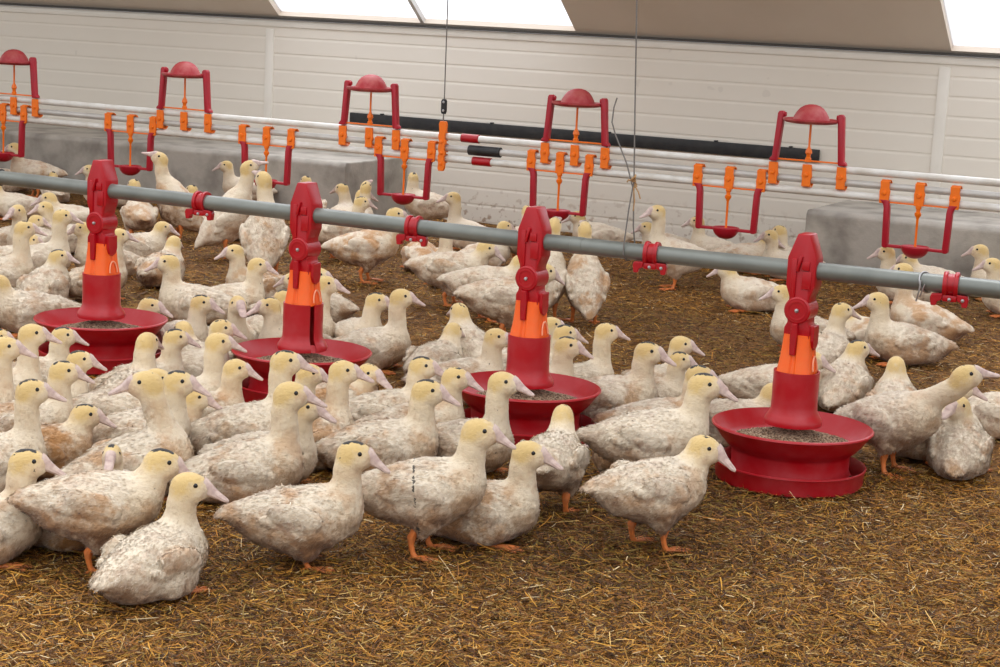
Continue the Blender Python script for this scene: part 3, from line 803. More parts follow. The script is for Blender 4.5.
    (-6.371, 7.646, 222.4, 'sit', 0, 0.88, 0.1, 0.3, "distant duck at the concrete block, left of the first feeder's clamp tip"),
    (-6.668, 7.578, 141.4, 'sit_low', 0, 0.792, 0.9, 0.4, 'tiny-looking dark-crowned duck at the concrete block between two hanging drinkers'),
    (-4.423, 5.244, 61.4, 'sit_tall', -10, 0.88, 0.1, 0.8, "duck behind the first feeder's orange throat, bill tip and flank showing right of it"),
]
# ------------------------------------------------------------------ materials of the barn
MAT = {}; SHARED = {}
MAT['duck'] = duck_material()
MAT['bill'] = simple_mat('bill_skin', lin(216, 194, 184), .42, lin(170, 138, 134), .75, 70)
MAT['nostril'] = simple_mat('nostril', lin(60, 45, 45), .8)
MAT['leg'] = simple_mat('leg_skin', lin(226, 128, 62), .55, lin(150, 92, 58), .7, 40, bump=.3, bump_scale=300)
MAT['eye'] = simple_mat('eye', lin(22, 18, 16), .12)
SHARED['bill'] = bill_mesh(); SHARED['leg'] = leg_mesh(); SHARED['leg_folded'] = leg_mesh(True); SHARED['eye'] = eye_mesh()
RED = simple_mat('red_plastic', lin(178, 6, 24), .30, lin(150, 12, 30), .5, 18, bump=.05, bump_scale=60)
REDD = simple_mat('dusty_red_plastic', lin(178, 6, 24), .36, lin(190, 96, 102), .26, 16, bump=.08, bump_scale=90)
RED2 = simple_mat('drinker_red', lin(178, 18, 40), .42, lin(150, 30, 48), .4, 20)
DOME = simple_mat('dusty_dome_red', lin(172, 44, 52), .5, lin(196, 120, 112), .7, 18)
ORA = simple_mat('orange_plastic', lin(255, 124, 16), .36, lin(246, 120, 40), .4, 20)
THR = simple_mat('orange_throat_plastic', lin(255, 104, 30), .30, lin(240, 130, 70), .35, 24)
PINKP = simple_mat('worn_orange_edge', lin(255, 176, 140), .5)
GALV = simple_mat('galvanised_steel', lin(128, 132, 126), .36, lin(98, 102, 98), .6, 9, metallic=.35, bump=.04, bump_scale=40)
WPVC = simple_mat('white_pipe', lin(232, 230, 224), .4, lin(196, 186, 170), .6, 12, bump=.1, bump_scale=120)
ALU = simple_mat('aluminium_rail', lin(206, 203, 198), .4, lin(172, 168, 160), .5, 10, metallic=.2)
BLK = simple_mat('black_plastic', lin(30, 31, 33), .5, lin(60, 58, 56), .5, 20)
STEEL = simple_mat('bright_steel', lin(190, 190, 192), .3, metallic=.8)
CORD = simple_mat('grey_cord', lin(118, 114, 110), .7)
TWINE = simple_mat('straw_twine', lin(176, 138, 92), .85)
CONC = simple_mat('concrete', lin(186, 180, 170), .9, lin(128, 122, 114), .8, 7, bump=.5, bump_scale=60)

def wall_material():
    m, nt, nd, ln, bs = new_mat('sandwich_panel')
    tc = nd.new('ShaderNodeTexCoord')
    n1 = N(nd, 'ShaderNodeTexNoise', i_Scale=1.3, i_Detail=4.); ln.new(tc.outputs['Object'], n1.inputs['Vector'])
    c = mixc(nd, ln, n1.outputs['Fac'], lin(236, 230, 218), lin(228, 220, 206))
    n2 = N(nd, 'ShaderNodeTexNoise', i_Scale=26., i_Detail=3.); ln.new(tc.outputs['Object'], n2.inputs['Vector'])
    sp = nd.new('ShaderNodeSeparateXYZ'); ln.new(tc.outputs['Object'], sp.inputs[0])
    low = math_(nd, ln, 'SUBTRACT', 1., math_(nd, ln, 'MULTIPLY', sp.outputs['Z'], 4.2), True)      # splashes along the foot of the wall
    r = ramp(nd, [(.56, (0, 0, 0)), (.66, (1, 1, 1))]); ln.new(n2.outputs['Fac'], r.inputs[0])
    f = math_(nd, ln, 'MULTIPLY', math_(nd, ln, 'MULTIPLY', r.outputs[0], low), .8)
    c = mixc(nd, ln, f, c, lin(150, 118, 88))
    n3 = N(nd, 'ShaderNodeTexNoise', i_Scale=9., i_Detail=2.); ln.new(tc.outputs['Object'], n3.inputs['Vector'])
    r3 = ramp(nd, [(.74, (0, 0, 0)), (.76, (1, 1, 1))]); ln.new(n3.outputs['Fac'], r3.inputs[0])
    c = mixc(nd, ln, math_(nd, ln, 'MULTIPLY', r3.outputs[0], .12), c, lin(150, 140, 130))
    ln.new(c, bs.inputs['Base Color']); bs.inputs['Roughness'].default_value = .55
    return m
WALL = wall_material()
TRIMW = simple_mat('white_trim', lin(234, 229, 218), .5, lin(222, 216, 204), .5, 8)
GASK = simple_mat('dark_gasket', lin(70, 66, 62), .7)
ROOF = simple_mat('roof_lining', lin(216, 203, 187), .7, lin(208, 194, 176), .6, 3)

def pane_material():
    m = bpy.data.materials.new('skylight_sheet'); m.use_nodes = True
    nt = m.node_tree; nd = nt.nodes; ln = nt.links
    nd.remove(nd['Principled BSDF'])
    t = N(nd, 'ShaderNodeBsdfTranslucent'); t.inputs[0].default_value = (.96, .97, 1, 1)
    tr = N(nd, 'ShaderNodeBsdfTransparent'); tr.inputs[0].default_value = (.96, .97, 1, 1)
    mx = nd.new('ShaderNodeMixShader'); mx.inputs[0].default_value = .65
    ln.new(t.outputs[0], mx.inputs[1]); ln.new(tr.outputs[0], mx.inputs[2]); ln.new(mx.outputs[0], nd['Material Output'].inputs[0])
    return m
PANE = pane_material()

def litter_material():
    m, nt, nd, ln, bs = new_mat('straw_litter')
    tc = nd.new('ShaderNodeTexCoord'); V = tc.outputs['Object']
    big = N(nd, 'ShaderNodeTexNoise', i_Scale=1.6, i_Detail=4.); ln.new(V, big.inputs['Vector'])
    mid = N(nd, 'ShaderNodeTexNoise', i_Scale=22., i_Detail=6., i_Roughness=.7); ln.new(V, mid.inputs['Vector'])
    vor = N(nd, 'ShaderNodeTexVoronoi', i_Scale=90.); ln.new(V, vor.inputs['Vector'])
    fine = N(nd, 'ShaderNodeTexNoise', i_Scale=150., i_Detail=4.); ln.new(V, fine.inputs['Vector'])
    r = ramp(nd, [(.32, lin(34, 22, 12)), (.47, lin(92, 64, 30)), (.60, lin(154, 110, 54)), (.78, lin(200, 156, 88))])
    a = math_(nd, ln, 'ADD', math_(nd, ln, 'MULTIPLY', mid.outputs['Fac'], .5), math_(nd, ln, 'MULTIPLY', fine.outputs['Fac'], .5))
    ln.new(a, r.inputs[0])
    rb = ramp(nd, [(.38, (0, 0, 0)), (.60, (1, 1, 1))]); ln.new(big.outputs['Fac'], rb.inputs[0])
    c = mixc(nd, ln, math_(nd, ln, 'MULTIPLY', rb.outputs[0], .5), r.outputs[0], lin(112, 78, 48))
    vb = nd.new('ShaderNodeSeparateColor'); ln.new(vor.outputs['Color'], vb.inputs[0])
    vg = nd.new('ShaderNodeCombineColor')
    for k in range(3): ln.new(vb.outputs[0], vg.inputs[k])
    c = mixc(nd, ln, .40, c, vg.outputs[0], 'SOFT_LIGHT')
    ln.new(c, bs.inputs['Base Color']); bs.inputs['Roughness'].default_value = .9; bs.inputs['Specular IOR Level'].default_value = .2
    b = N(nd, 'ShaderNodeBump', i_Strength=.9, i_Distance=.01)
    ln.new(a, b.inputs['Height']); ln.new(b.outputs[0], bs.inputs['Normal'])
    return m

def strand_material():
    m, nt, nd, ln, bs = new_mat('straw_strand')
    at = N(nd, 'ShaderNodeAttribute', attribute_name='tint')
    ln.new(at.outputs['Color'], bs.inputs['Base Color'])
    bs.inputs['Roughness'].default_value = .6; bs.inputs['Specular IOR Level'].default_value = .3
    return m

# ------------------------------------------------------------------ room shell
YW, ZW = 8.728, 1.035
def floor():
    nx, ny = 260, 200
    xs = np.linspace(-11, 6, nx); ys = np.linspace(-1.5, 9.0, ny)
    gx, gy = np.meshgrid(xs, ys, indexing='ij')
    p = np.stack([gx.ravel(), gy.ravel(), np.zeros(gx.size)], 1)
    z = (vnoise(p * np.array([4, 4, 1]) + 50.3, 3) - .5) * .012 + (vnoise(p * np.array([12, 12, 1]) + 90.7, 4) - .5) * .008 - .007
    p[:, 2] = np.minimum(z, -.0005)
    me = bpy.data.meshes.new('floor')
    i = np.arange(nx * ny).reshape(nx, ny)
    q = np.stack([i[:-1, :-1], i[1:, :-1], i[1:, 1:], i[:-1, 1:]], -1).reshape(-1, 4)
    me.vertices.add(len(p)); me.vertices.foreach_set('co', p.astype(np.float32).ravel())
    me.loops.add(q.size); me.loops.foreach_set('vertex_index', q.astype(np.int32).ravel())
    me.polygons.add(len(q)); me.polygons.foreach_set('loop_start', (np.arange(len(q)) * 4).astype(np.int32))
    me.polygons.foreach_set('use_smooth', np.ones(len(q), bool)); me.update()
    o = link('floor', me, litter_material())
    tag(o, 'brown litter floor of the barn strewn with straw', 'floor', kind='structure')
floor()

def straw(n_near=400000, n_far=150000):
    def pts(n, y0, y1):
        y = y0 + (y1 - y0) * RNG.random(n) ** .8
        xc = -.42 * y; half = .50 * y + .60
        k = np.where(RNG.random(n) < .55, .62, 1.)
        return xc - (k < 1) * .05 * y + (RNG.random(n) * 2 - 1) * half * k, y
    xa, ya = pts(n_near, 1.75, 4.6); xb, yb = pts(n_far, 4.4, 8.6)
    x = np.concatenate([xa, xb]); y = np.concatenate([ya, yb]); n = len(x)
    ok = ~((y > 8.03) & ((x < -5.08) | (x > -2.64)))
    x, y = x[ok], y[ok]; n_near = int(ok[:n_near].sum()); n = len(x)
    L = np.exp(RNG.normal(math.log(.0165), .55, n)).clip(.006, .075)
    W = RNG.uniform(.0008, .0022, n) * np.where(np.arange(n) >= n_near, 1.35, 1.)
    a = RNG.uniform(0, 2 * np.pi, n); el = RNG.normal(0, .20, n); roll = RNG.uniform(-.9, .9, n)
    z = RNG.uniform(-.003, .009, n) + np.abs(np.sin(el)) * L * .35
    bend = RNG.normal(0, .22, n)
    d = np.stack([np.cos(a) * np.cos(el), np.sin(a) * np.cos(el), np.sin(el)], 1)
    s = np.stack([-np.sin(a) * np.cos(roll), np.cos(a) * np.cos(roll), np.sin(roll)], 1)
    lat = np.stack([-np.sin(a), np.cos(a), np.zeros(n)], 1)
    c = np.stack([x, y, z], 1)
    V = np.zeros((n, 6, 3))
    for k, t in enumerate((-.5, 0., .5)):
        ctr = c + d * (L * t)[:, None] + lat * (L * bend * (.25 - t * t))[:, None]
        V[:, 2 * k] = ctr - s * W[:, None] * .5; V[:, 2 * k + 1] = ctr + s * W[:, None] * .5
    V[:, :, 2] = np.maximum(V[:, :, 2], -.006)
    b = np.arange(n)[:, None] * 6
    q = np.concatenate([b + np.array([0, 1, 3, 2]), b + np.array([2, 3, 5, 4])], 1).reshape(-1, 4)
    me = bpy.data.meshes.new('straw')
    me.vertices.add(n * 6); me.vertices.foreach_set('co', V.astype(np.float32).ravel())
    me.loops.add(q.size); me.loops.foreach_set('vertex_index', q.astype(np.int32).ravel())
    me.polygons.add(len(q)); me.polygons.foreach_set('loop_start', (np.arange(len(q)) * 4).astype(np.int32))
    me.update()
    pal = np.array([lin(206, 150, 58), lin(188, 128, 46), lin(214, 176, 106), lin(150, 98, 44), lin(104, 66, 34), lin(232, 206, 160), lin(72, 48, 28), lin(150, 122, 52)])
    pr = np.array([.20, .20, .07, .20, .15, .03, .10, .05])
    p3 = np.stack([x, y, 0 * x], 1)
    wet = vnoise(p3 * np.array([1.5, 1.7, 1]) + 11.3, 8)
    idx = RNG.choice(len(pal), n, p=pr)
    br = RNG.choice([3, 4, 6, 7], n)
    idx = np.where((RNG.random(n) < (wet - .42) * 1.9 + np.where(y > 5.2, .10, 0)), br, idx)
    col = pal[idx]; col[:, :3] *= RNG.uniform(.48, 1.12, n)[:, None]
    t = me.attributes.new('tint', 'FLOAT_COLOR', 'POINT')
    t.data.foreach_set('color', np.repeat(col, 6, 0).astype(np.float32).ravel())
    o = link('straw', me, strand_material())
    tag(o, 'loose golden and brown straw scattered over the floor', 'straw', kind='stuff')
straw()

def wall():
    h = .094; pr = [(YW + .12, -.05)]
    z = -.05
    face = [(YW, -.05)]
    k = ZW
    zs = [ZW - h * i for i in range(12)]
    zs = [t for t in zs if t > -.04][::-1]
    for t in zs[:-1]:
        face += [(YW, t - .014), (YW + .0020, t - .004), (YW + .0016, t + .001), (YW - .0003, t + .005)]
    face += [(YW, ZW)]
    poly = face + [(YW + .12, ZW), (YW + .12, -.05)]
    mb = MB(); mb.prism(poly, -11, 5, axis='X')
    o = mb.build('wall_back', WALL)
    tag(o, 'off-white ribbed panel wall at the back of the barn', 'wall', kind='structure')
    for i, x in enumerate((-6.085, -2.165)):
        t = MB(); t.box((x, YW - .003, ZW * .5 - .02), (.055, .012, ZW - .06), bevel=.003)
        tag(t.build('trim_%d' % (i + 1), TRIMW), 'pale vertical batten covering a wall panel joint', 'trim', kind='structure')
    t = MB(); t.box((-3, YW - .003, ZW - .016), (16, .012, .040), bevel=.003)
    t.lathe([(0, -.006), (.006, -.004), (.006, 0), (0, 0)], (0, 0, 0), 6)
    tag(t.build('trim_3', TRIMW), 'white flange along the top of the back wall', 'trim', kind='structure')
    t = MB(); t.box((-3, YW - .012, ZW + .012), (16, .026, .014))
    tag(t.build('trim_4', GASK), 'dark joint line between back wall and roof lining', 'trim', kind='structure')
wall()

TH = R(38)
def roof():
    # sloping lining with skylight openings; s runs up the slope from the wall head
    cs, sn = math.cos(TH), math.sin(TH)
    z0 = ZW + .018
    def P(x, s, off=0.):
        return (x, YW - s * cs - off * sn * -1 * 0 + off * sn, z0 + s * sn + off * cs)
    S = 6.2; s0 = .018
    xs = [(-11, -6.02), (-4.13, -2.14), (-.20, 5)]
    mb = MB()
    def slab(x0, x1, a, b, th=.06):
        v = [P(x0, a), P(x1, a), P(x1, b), P(x0, b), P(x0, a, th), P(x1, a, th), P(x1, b, th), P(x0, b, th)]
        mb.add(v, [(0, 1, 2, 3), (7, 6, 5, 4), (0, 4, 5, 1), (1, 5, 6, 2), (2, 6, 7, 3), (3, 7, 4, 0)])
    slab(-11, 5, -.02, s0)
    for a, b in xs: slab(a, b, s0, S)
    o = mb.build('ceiling', ROOF)
    tag(o, 'beige sloping roof lining above the back wall', 'ceiling', kind='structure')
    for i, (a, b) in enumerate(((-6.02, -4.13), (-2.14, -.20))):
        p = MB()
        v = [P(a, s0, .03), P(b, s0, .03), P(b, S, .03), P(a, S, .03), P(a, s0, .036), P(b, s0, .036), P(b, S, .036), P(a, S, .036)]
        p.add(v, [(0, 1, 2, 3), (7, 6, 5, 4), (0, 4, 5, 1), (1, 5, 6, 2), (2, 6, 7, 3), (3, 7, 4, 0)])
        w = p.build('window_%d' % (i + 1), PANE)
        tag(w, 'bright translucent skylight sheet in the sloping roof', 'skylight', kind='structure')
        f = MB()
        for x in ((a + b) / 2 + .01,):
            v = [P(x - .011, s0, .0), P(x + .011, s0, .0), P(x + .011, S, .0), P(x - .011, S, .0), P(x - .011, s0, .03), P(x + .011, s0, .03), P(x + .011, S, .03), P(x - .011, S, .03)]
            f.add(v, [(0, 1, 2, 3), (7, 6, 5, 4), (0, 4, 5, 1), (1, 5, 6, 2), (2, 6, 7, 3), (3, 7, 4, 0)])
        f.build('glazing_bar', ALU, w)
roof()

# black slot cover on the wall
mb = MB(); mb.box((-4.13, YW - .014, .512), (2.76, .022, .064), bevel=.003)
for x in (-5.3, -4.6, -3.9, -3.3, -2.9):
    mb.box((x, YW - .016, .546), (.014, .026, .010), bevel=.002)
tag(mb.build('vent_strip', BLK), 'long black strip fixed along the back wall behind the drinker pipes', 'vent strip')

def block(name, x0, x1, yf, zt, label):
    mb = MB()
    mb.prism([(yf, -.03), (yf - .004, zt - .02), (yf + .012, zt), (YW - .012, zt + .004), (YW - .012, -.03)], x0, x1, bevel=.008, axis='X')
    return tag(mb.build(name, CONC), label, 'concrete block')
block('concrete_block', -9.2, -5.13, 8.08, .318, 'long grey concrete block against the wall behind the left half of the flock')
block('concrete_block', -2.59, .6, 8.08, .305, 'grey concrete block against the wall under the rightmost hanging drinker')

# ------------------------------------------------------------------ feed line
YF = 4.258
def feed_pipe():
    mb = MB()
    pts = [(-6.5, YF, .552), (-3.974, YF, .545), (-3.094, YF, .538), (-2.207, YF, .534), (-1.634, YF, .535), (-.881, YF, .541), (.8, YF, .548)]
    P = []
    for a, b in zip(pts[:-1], pts[1:]):
        for i in range(6):
            t = i / 6; P.append(tuple(a[k] + (b[k] - a[k]) * t for k in range(3)))
    P.append(pts[-1])
    mb.tube(P, .0220, 24)
    root = empty('feed_pipe', (0, 0, 0))
    tag(root, 'long grey galvanised pipe carrying the four red feeders across the flock', 'pipe')
    mb.build('pipe', GALV, root)
    for x in (-1.99, -4.02):
        j = MB(); j.lathe([(.0216, -.001), (.0230, 0), (.0230, .030), (.0216, .031)], (x, YF, pz(x)), 24, axis='X')
        j.build('joint_sleeve', GALV, root)
    j = MB(); j.lathe([(.0218, -.018), (.0265, -.016), (.0265, .016), (.0218, .018)], (-3.985, YF, pz(-3.985)), 24, axis='X')
    j.build('end_collar', BLK, root)
def pz(x):
    return float(np.interp(x, [-6.5, -3.974, -3.094, -2.207, -1.634, -.881, .8], [.552, .545, .538, .534, .535, .541, .548]))
feed_pipe()

def build_feeder():
    root = empty('pan_feeder', (0, 0, 0))
    # clamp head: hexagonal shoulder block, waist, axle disc, lower flare
    mb = MB()
    prof = [(-.015, .626), (.015, .626), (.0365, .566), (.0365, .497), (.026, .470), (.026, .405), (.033, .392), (.033, .366), (-.033, .366), (-.033, .392), (-.026, .405), (-.026, .470), (-.0365, .497), (-.0365, .566)]
    mb.prism(prof, -.029, .029, bevel=.003, smooth=True)
    mb.box((-.017, -.030, .512), (.013, .006, .105), bevel=.002)
    mb.box((.012, -.0305, .548), (.020, .008, .022), bevel=.002)
    mb.box((-.004, -.032, .553), (.007, .012, .040), Euler((0, R(14), 0)).to_matrix(), bevel=.002)
    mb.box((.016, -.030, .440 + .073), (.024, .004, .045), bevel=.0015)
    h = mb.build('clamp_head', RED, root)
    d = MB()
    d.lathe([(0, -.036), (.030, -.036), (.0335, -.033), (.0335, .033), (.030, .036), (0, .036)], (-.001, 0, .437), 32, axis='Y')
    d.lathe([(.020, -.0372), (.023, -.0378), (.026, -.0372)], (-.001, 0, .437), 32, axis='Y')
    # tongues that reach down over the throat
    d.prism([(-.010, .405), (.004, .405), (.006, .372), (.004, .326), (-.010, .326), (-.012, .372)], -.043, -.028, bevel=.002)
    d.prism([(-.020, .40), (.020, .40), (.021, .362), (.016, .346), (0, .338), (-.016, .346), (-.021, .362)], .028, .0425, bevel=.002, axis='X')
    d.build('axle_disc', RED, root)
    b = MB(); b.lathe([(0, -.0415), (.0045, -.040), (.0055, -.036)], (-.001, 0, .437), 10, axis='Y')
    b.build('bolt', STEEL, root)
    # orange throat: rounded square with panel grooves, widening downwards
    vs = []; fs = []; n = 64
    levels = [(.376, .0345), (.352, .0360), (.318, .0390), (.292, .0430), (.278, .0450)]
    for z, r in levels:
        for i in range(n):
            a = 2 * math.pi * i / n
            ca, sa = math.cos(a), math.sin(a)
            k = 1 / (abs(ca) ** 5 + abs(sa) ** 5) ** .2
            rr = r * min(k, 1.22)
            for g in (-90, 90, 0, 180):
                dd = abs((math.degrees(a) - g + 180) % 360 - 180)
                if dd < 6.5: rr -= .0045
            vs.append((rr * ca, rr * sa, z))
    for l in range(len(levels) - 1):
        for i in range(n):
            fs.append((l * n + i, l * n + (i + 1) % n, (l + 1) * n + (i + 1) % n, (l + 1) * n + i))
    fs.append(tuple(range(n - 1, -1, -1))); fs.append(tuple(range((len(levels) - 1) * n, len(levels) * n)))
    t = MB(); t.add(vs, fs, True)
    th = t.build('throat', THR, root)
    ar = MB()
    pts = [(.0445, .017 * math.cos(a), .288 + .034 * math.sin(a)) for a in [math.pi * i / 12 for i in range(13)]]
    pts = [(.046 - (p[2] - .288) * .10, p[1], p[2]) for p in pts]
    ar.tube(pts, .0022, 6)
    ar.build('arch_rim', PINKP, th)
    # red tube with a vertical slot, flared foot
    tb = MB()
    po = [(.0575, .282), (.0570, .262), (.0575, .240), (.0570, .220), (.0575, .198), (.0580, .184), (.064, .172), (.0705, .162), (.0725, .155), (.0715, .147)]
    pi_ = [(.0680, .147), (.0670, .158), (.0540, .180), (.0535, .282)]
    tb.lathe(po + pi_, (0, 0, 0), 64, closed=True, arc=(R(7), R(353)))
    for e in (R(7), R(353)):
        ca, sa = math.cos(e), math.sin(e)
        tb.add([(r * ca, r * sa, h) for r, h in po + pi_], [tuple(range(len(po + pi_)))])
    tu = tb.build('feed_tube', REDD, root)
    tu.rotation_euler = (0, 0, R(110))
    # upper pan
    pn = MB()
    prof = [(.1965, .1445), (.2000, .1430), (.2015, .1395), (.1990, .1365), (.1880, .1240), (.1760, .1070), (.1600, .0900), (.1500, .0840), (.1475, .0780), (.1465, .0420), (.1520, .0300),
            (.1440, .0300), (.1420, .0760), (.1400, .0830), (.0300, .0860), (.0, .0900)]
    prof = prof[:11] + [(.1440, .0300), (.1420, .0800), (0, .0800)]
    pn.lathe(prof, n=72)
    pn.lathe([(.1965, .1445), (.1930, .1380), (.1830, .1240), (.1700, .1070), (.1560, .0950), (.1400, .0900), (0, .0900)], n=72)
    pn.build('pan', REDD, root)
    bp = MB()
    bp.lathe([(.1870, .0500), (.1895, .0490), (.1900, .0460), (.1870, .0420), (.1830, .0050), (.1780, .0010), (0, .0010)], n=72)
    bp.lathe([(.1870, .0500), (.1840, .0455), (.1790, .0075), (.1740, .0055), (0, .0055)], n=72)
    bp.build('base_pan', REDD, root)
    return root
def grain_material():
    m, nt, nd, ln, bs = new_mat('feed_pellets')
    tc = nd.new('ShaderNodeTexCoord')
    v = N(nd, 'ShaderNodeTexVoronoi', i_Scale=230.); ln.new(tc.outputs['Object'], v.inputs['Vector'])
    sp = nd.new('ShaderNodeSeparateColor'); ln.new(v.outputs['Color'], sp.inputs[0])
    r = ramp(nd, [(.1, lin(96, 76, 60)), (.5, lin(150, 124, 100)), (.9, lin(190, 166, 140))]); ln.new(sp.outputs[0], r.inputs[0])
    ln.new(r.outputs[0], bs.inputs['Base Color']); bs.inputs['Roughness'].default_value = .9
    return m
GRAIN = grain_material()
def build_grain():
    """a heap of short pellets on a mound"""
    g = np.random.default_rng(5)
    mb = MB()
    def top(r): return .099 + .044 * max(0, 1 - r / .158) ** 1.2
    prof = [(.0, top(0))] + [(r, top(r)) for r in (.04, .06, .08, .10, .12, .135, .150, .158)] + [(.158, .094), (.150, .0915), (0, .0915)]
    mb.lathe(prof, n=40)
    for i in range(1900):
        r = math.sqrt(g.uniform(.055 ** 2, .157 ** 2)); a = g.uniform(0, 6.283)
        z = top(r) + .0012; L = g.uniform(.004, .008); th = g.uniform(0, 6.283); e = g.normal(0, .3)
        d = Vector((math.cos(th) * math.cos(e), math.sin(th) * math.cos(e), math.sin(e))) * L * .5
        c = Vector((r * math.cos(a), r * math.sin(a), z))
        mb.tube([c - d, c + d], .0016, 5, smooth=False)
    return mb.mesh('feed_grain', GRAIN)
FX = [-3.565, -2.829, -2.104, -1.357]
FL = ['red and orange pan feeder at the left end of the row, ringed by yellow heads', 'second red pan feeder from the left, its tube slot facing the camera',
      'third red pan feeder from the left, a white duck standing at its pan', 'rightmost red pan feeder, its upper pan and base pan in full view']
proto = build_feeder()
gm = build_grain()
for i, x in enumerate(FX):
    o = proto if i == 0 else copy_tree(proto)
    o.location = (x, YF, pz(x) - .5355)
    tag(o, FL[i], 'poultry feeder', 'pan feeders along the grey pipe')
    tube = [c for c in o.children if c.name.startswith('feed_tube')][0]
    tube.rotation_euler = (0, 0, R((110, -29, 120, 100)[i]))
    g = link('feed_grain', gm); g.location = (x, YF, pz(x) - .5355 - .001); g.rotation_euler = (0, 0, i * 1.3)
    tag(g, ('brown feed pellets in the pan of the leftmost feeder', 'feed pellets in the pan of the second feeder from the left',
            'feed pellets in the pan of the third feeder from the left', 'brown feed pellets heaped in the rightmost feeder\'s pan')[i], 'feed', 'pellet feed in the pans', 'stuff')

def build_pipe_clamp():
    root = empty('pipe_clamp')
    mb = MB()
    for x in (-.013, .013):
        mb.lathe([(.0225, x - .005), (.0305, x - .005), (.0315, x - .003), (.0315, x + .003), (.0305, x + .005), (.0225, x + .005)], (0, 0, 0), 32, axis='X')
    mb.lathe([(.0262, -.011), (.0262, .011)], (0, 0, 0), 32, axis='X')
    mb.build('ring', RED, root)
    f = MB()
    f.box((0, -.010, -.031), (.034, .022, .016), bevel=.003)
    for s in (1, -1):
        f.prism([(s * .016, -.020), (s * .042, -.022), (s * .045, -.030), (s * .042, -.050), (s * .030, -.050), (s * .028, -.040), (s * .018, -.036)], -.022, -.002, bevel=.002)
    f.build('flange', RED, root)
    for x in (0, .031):
        b = MB(); b.lathe([(0, -.0255), (.004, -.0245), (.0045, -.021)], (x, 0, -.033), 10, axis='Y')
        b.build('screw', STEEL, root)
    return root
cp = build_pipe_clamp()
CLX = [-3.194, -2.474, -1.765, -.995]
CLL = ['red double-ring clamp on the grey pipe between the first and second feeders', 'red double-ring clamp on the grey pipe between second and third feeders',
       'red double-ring clamp on the grey pipe beside the hanging cords', 'red double-ring clamp on the grey pipe near the right edge']
for i, x in enumerate(CLX):
    o = cp if i == 0 else copy_tree(cp)
    o.location = (x, YF, pz(x)); o.rotation_euler = (0, 0, R((6, 8, 8, 8)[i]))
    tag(o, CLL[i], 'pipe clamp', 'red clamps on the feed pipe')

# steel wire tie by the last clamp
mb = MB()
pts = []
for i in range(25):
    a = 2 * math.pi * i / 24
    pts.append((-1.055 + .012 * math.cos(a + .6), YF + .0242 * math.cos(a), pz(-1.05) + .0242 * math.sin(a)))
mb.tube(pts, .0022, 6)
pts = [(-1.062, YF - .0245, pz(-1.05) + .006), (-1.064, YF - .027, pz(-1.05) - .02), (-1.070, YF - .022, pz(-1.05) - .045)]
mb.tube(pts, .0022, 6)
mb.tube([(-1.052, YF - .0245, pz(-1.05) - .002), (-1.058, YF - .026, pz(-1.05) - .022), (-1.062, YF - .022, pz(-1.05) - .034)], .0018, 6)
tag(mb.build('wire_tie', STEEL), 'bright steel wire twisted around the grey pipe near the right edge', 'wire')

# hanging cord of the feed line
cr = empty('suspension_cord', (0, 0, 0))
tag(cr, 'grey cord with a twine knot holding up the feed pipe right of the third feeder', 'cord')
mb = MB(); mb.tube([(-1.905, YF, 2.3), (-1.870, YF, 1.5), (-1.851, YF, 1.17), (-1.838, YF, .90), (-1.828, YF, .712)], .0020, 7)
mb.build('main_cord', CORD, cr)
mb = MB()
zc = pz(-1.83)
mb.tube([(-1.829, YF, .712), (-1.834, YF - .010, .64), (-1.836, YF - .0228, zc + .012), (-1.835, YF - .0238, zc - .008), (-1.832, YF - .008, zc - .0245), (-1.826, YF + .012, zc - .0225), (-1.822, YF + .0242, zc), (-1.822, YF + .014, zc + .021), (-1.824, YF + .004, .60), (-1.828, YF, .705)], .0019, 7)
mb.build('sling', CORD, cr)
mb = MB()
for k in range(7):
    a = k * .9
    mb.tube([(-1.828, YF, .700 + .004 * k), (-1.828 + .008 * math.cos(a), YF + .008 * math.sin(a), .703 + .004 * k), (-1.828 + .003, YF, .708 + .004 * k)], .0026, 6)
mb.tube([(-1.826, YF, .705), (-1.812, YF - .006, .690), (-1.806, YF - .004, .672)], .0018, 6)
mb.tube([(-1.826, YF, .715), (-1.842, YF - .004, .718), (-1.846, YF - .004, .712)], .0024, 6)
mb.tube([(-1.827, YF - .003, .700), (-1.820, YF - .008, .665), (-1.823, YF - .006, .640)], .0018, 6)
mb.build('twine_knot', TWINE, cr)
mb = MB(); mb.tube([(-1.830, YF - .002, .700), (-1.850, YF - .004, .76), (-1.885, YF - .006, .83), (-1.897, YF - .006, .862), (-1.894, YF - .006, .90), (-1.887, YF - .006, .925)], .0019, 7)
mb.build('loose_end', CORD, cr)

# ------------------------------------------------------------------ drinker lines
YD = 7.5
ZT, ZM, ZB = .545, .491, .441
def drinker_pipe(z, r, mat, name, label, sl, smat):
    root = empty(name)
    tag(root, label, 'pipe', 'drinker pipes along the back wall')
    def zz(x): return z + .004 * ((x + 3.8) / 3.2) ** 2
    P = [(x, YD, zz(x)) for x in np.linspace(-9, .8, 40)]
    mb = MB(); mb.tube(P, r, 18); mb.build('pipe', mat, root)
    c = MB(); a, b, rr = sl
    c.lathe([(r * .98, a), (rr, a + .002), (rr, b - .002), (r * .98, b)], (0, YD, zz((a + b) / 2)), 20, axis='X')
    c.build('coupling', smat, root)
drinker_pipe(ZT, .0165, WPVC, 'water_pipe', 'upper white water pipe carrying the upright drinkers', (-4.117, -4.022, .0205), RED)
drinker_pipe(ZM, .0155, ALU, 'support_pipe', 'grey middle rail between the two white water pipes', (-4.075, -3.905, .0240), BLK)
drinker_pipe(ZB, .0165, WPVC, 'water_pipe', 'lower white water pipe carrying the hanging drinkers', (-4.052, -3.952, .0205), RED)

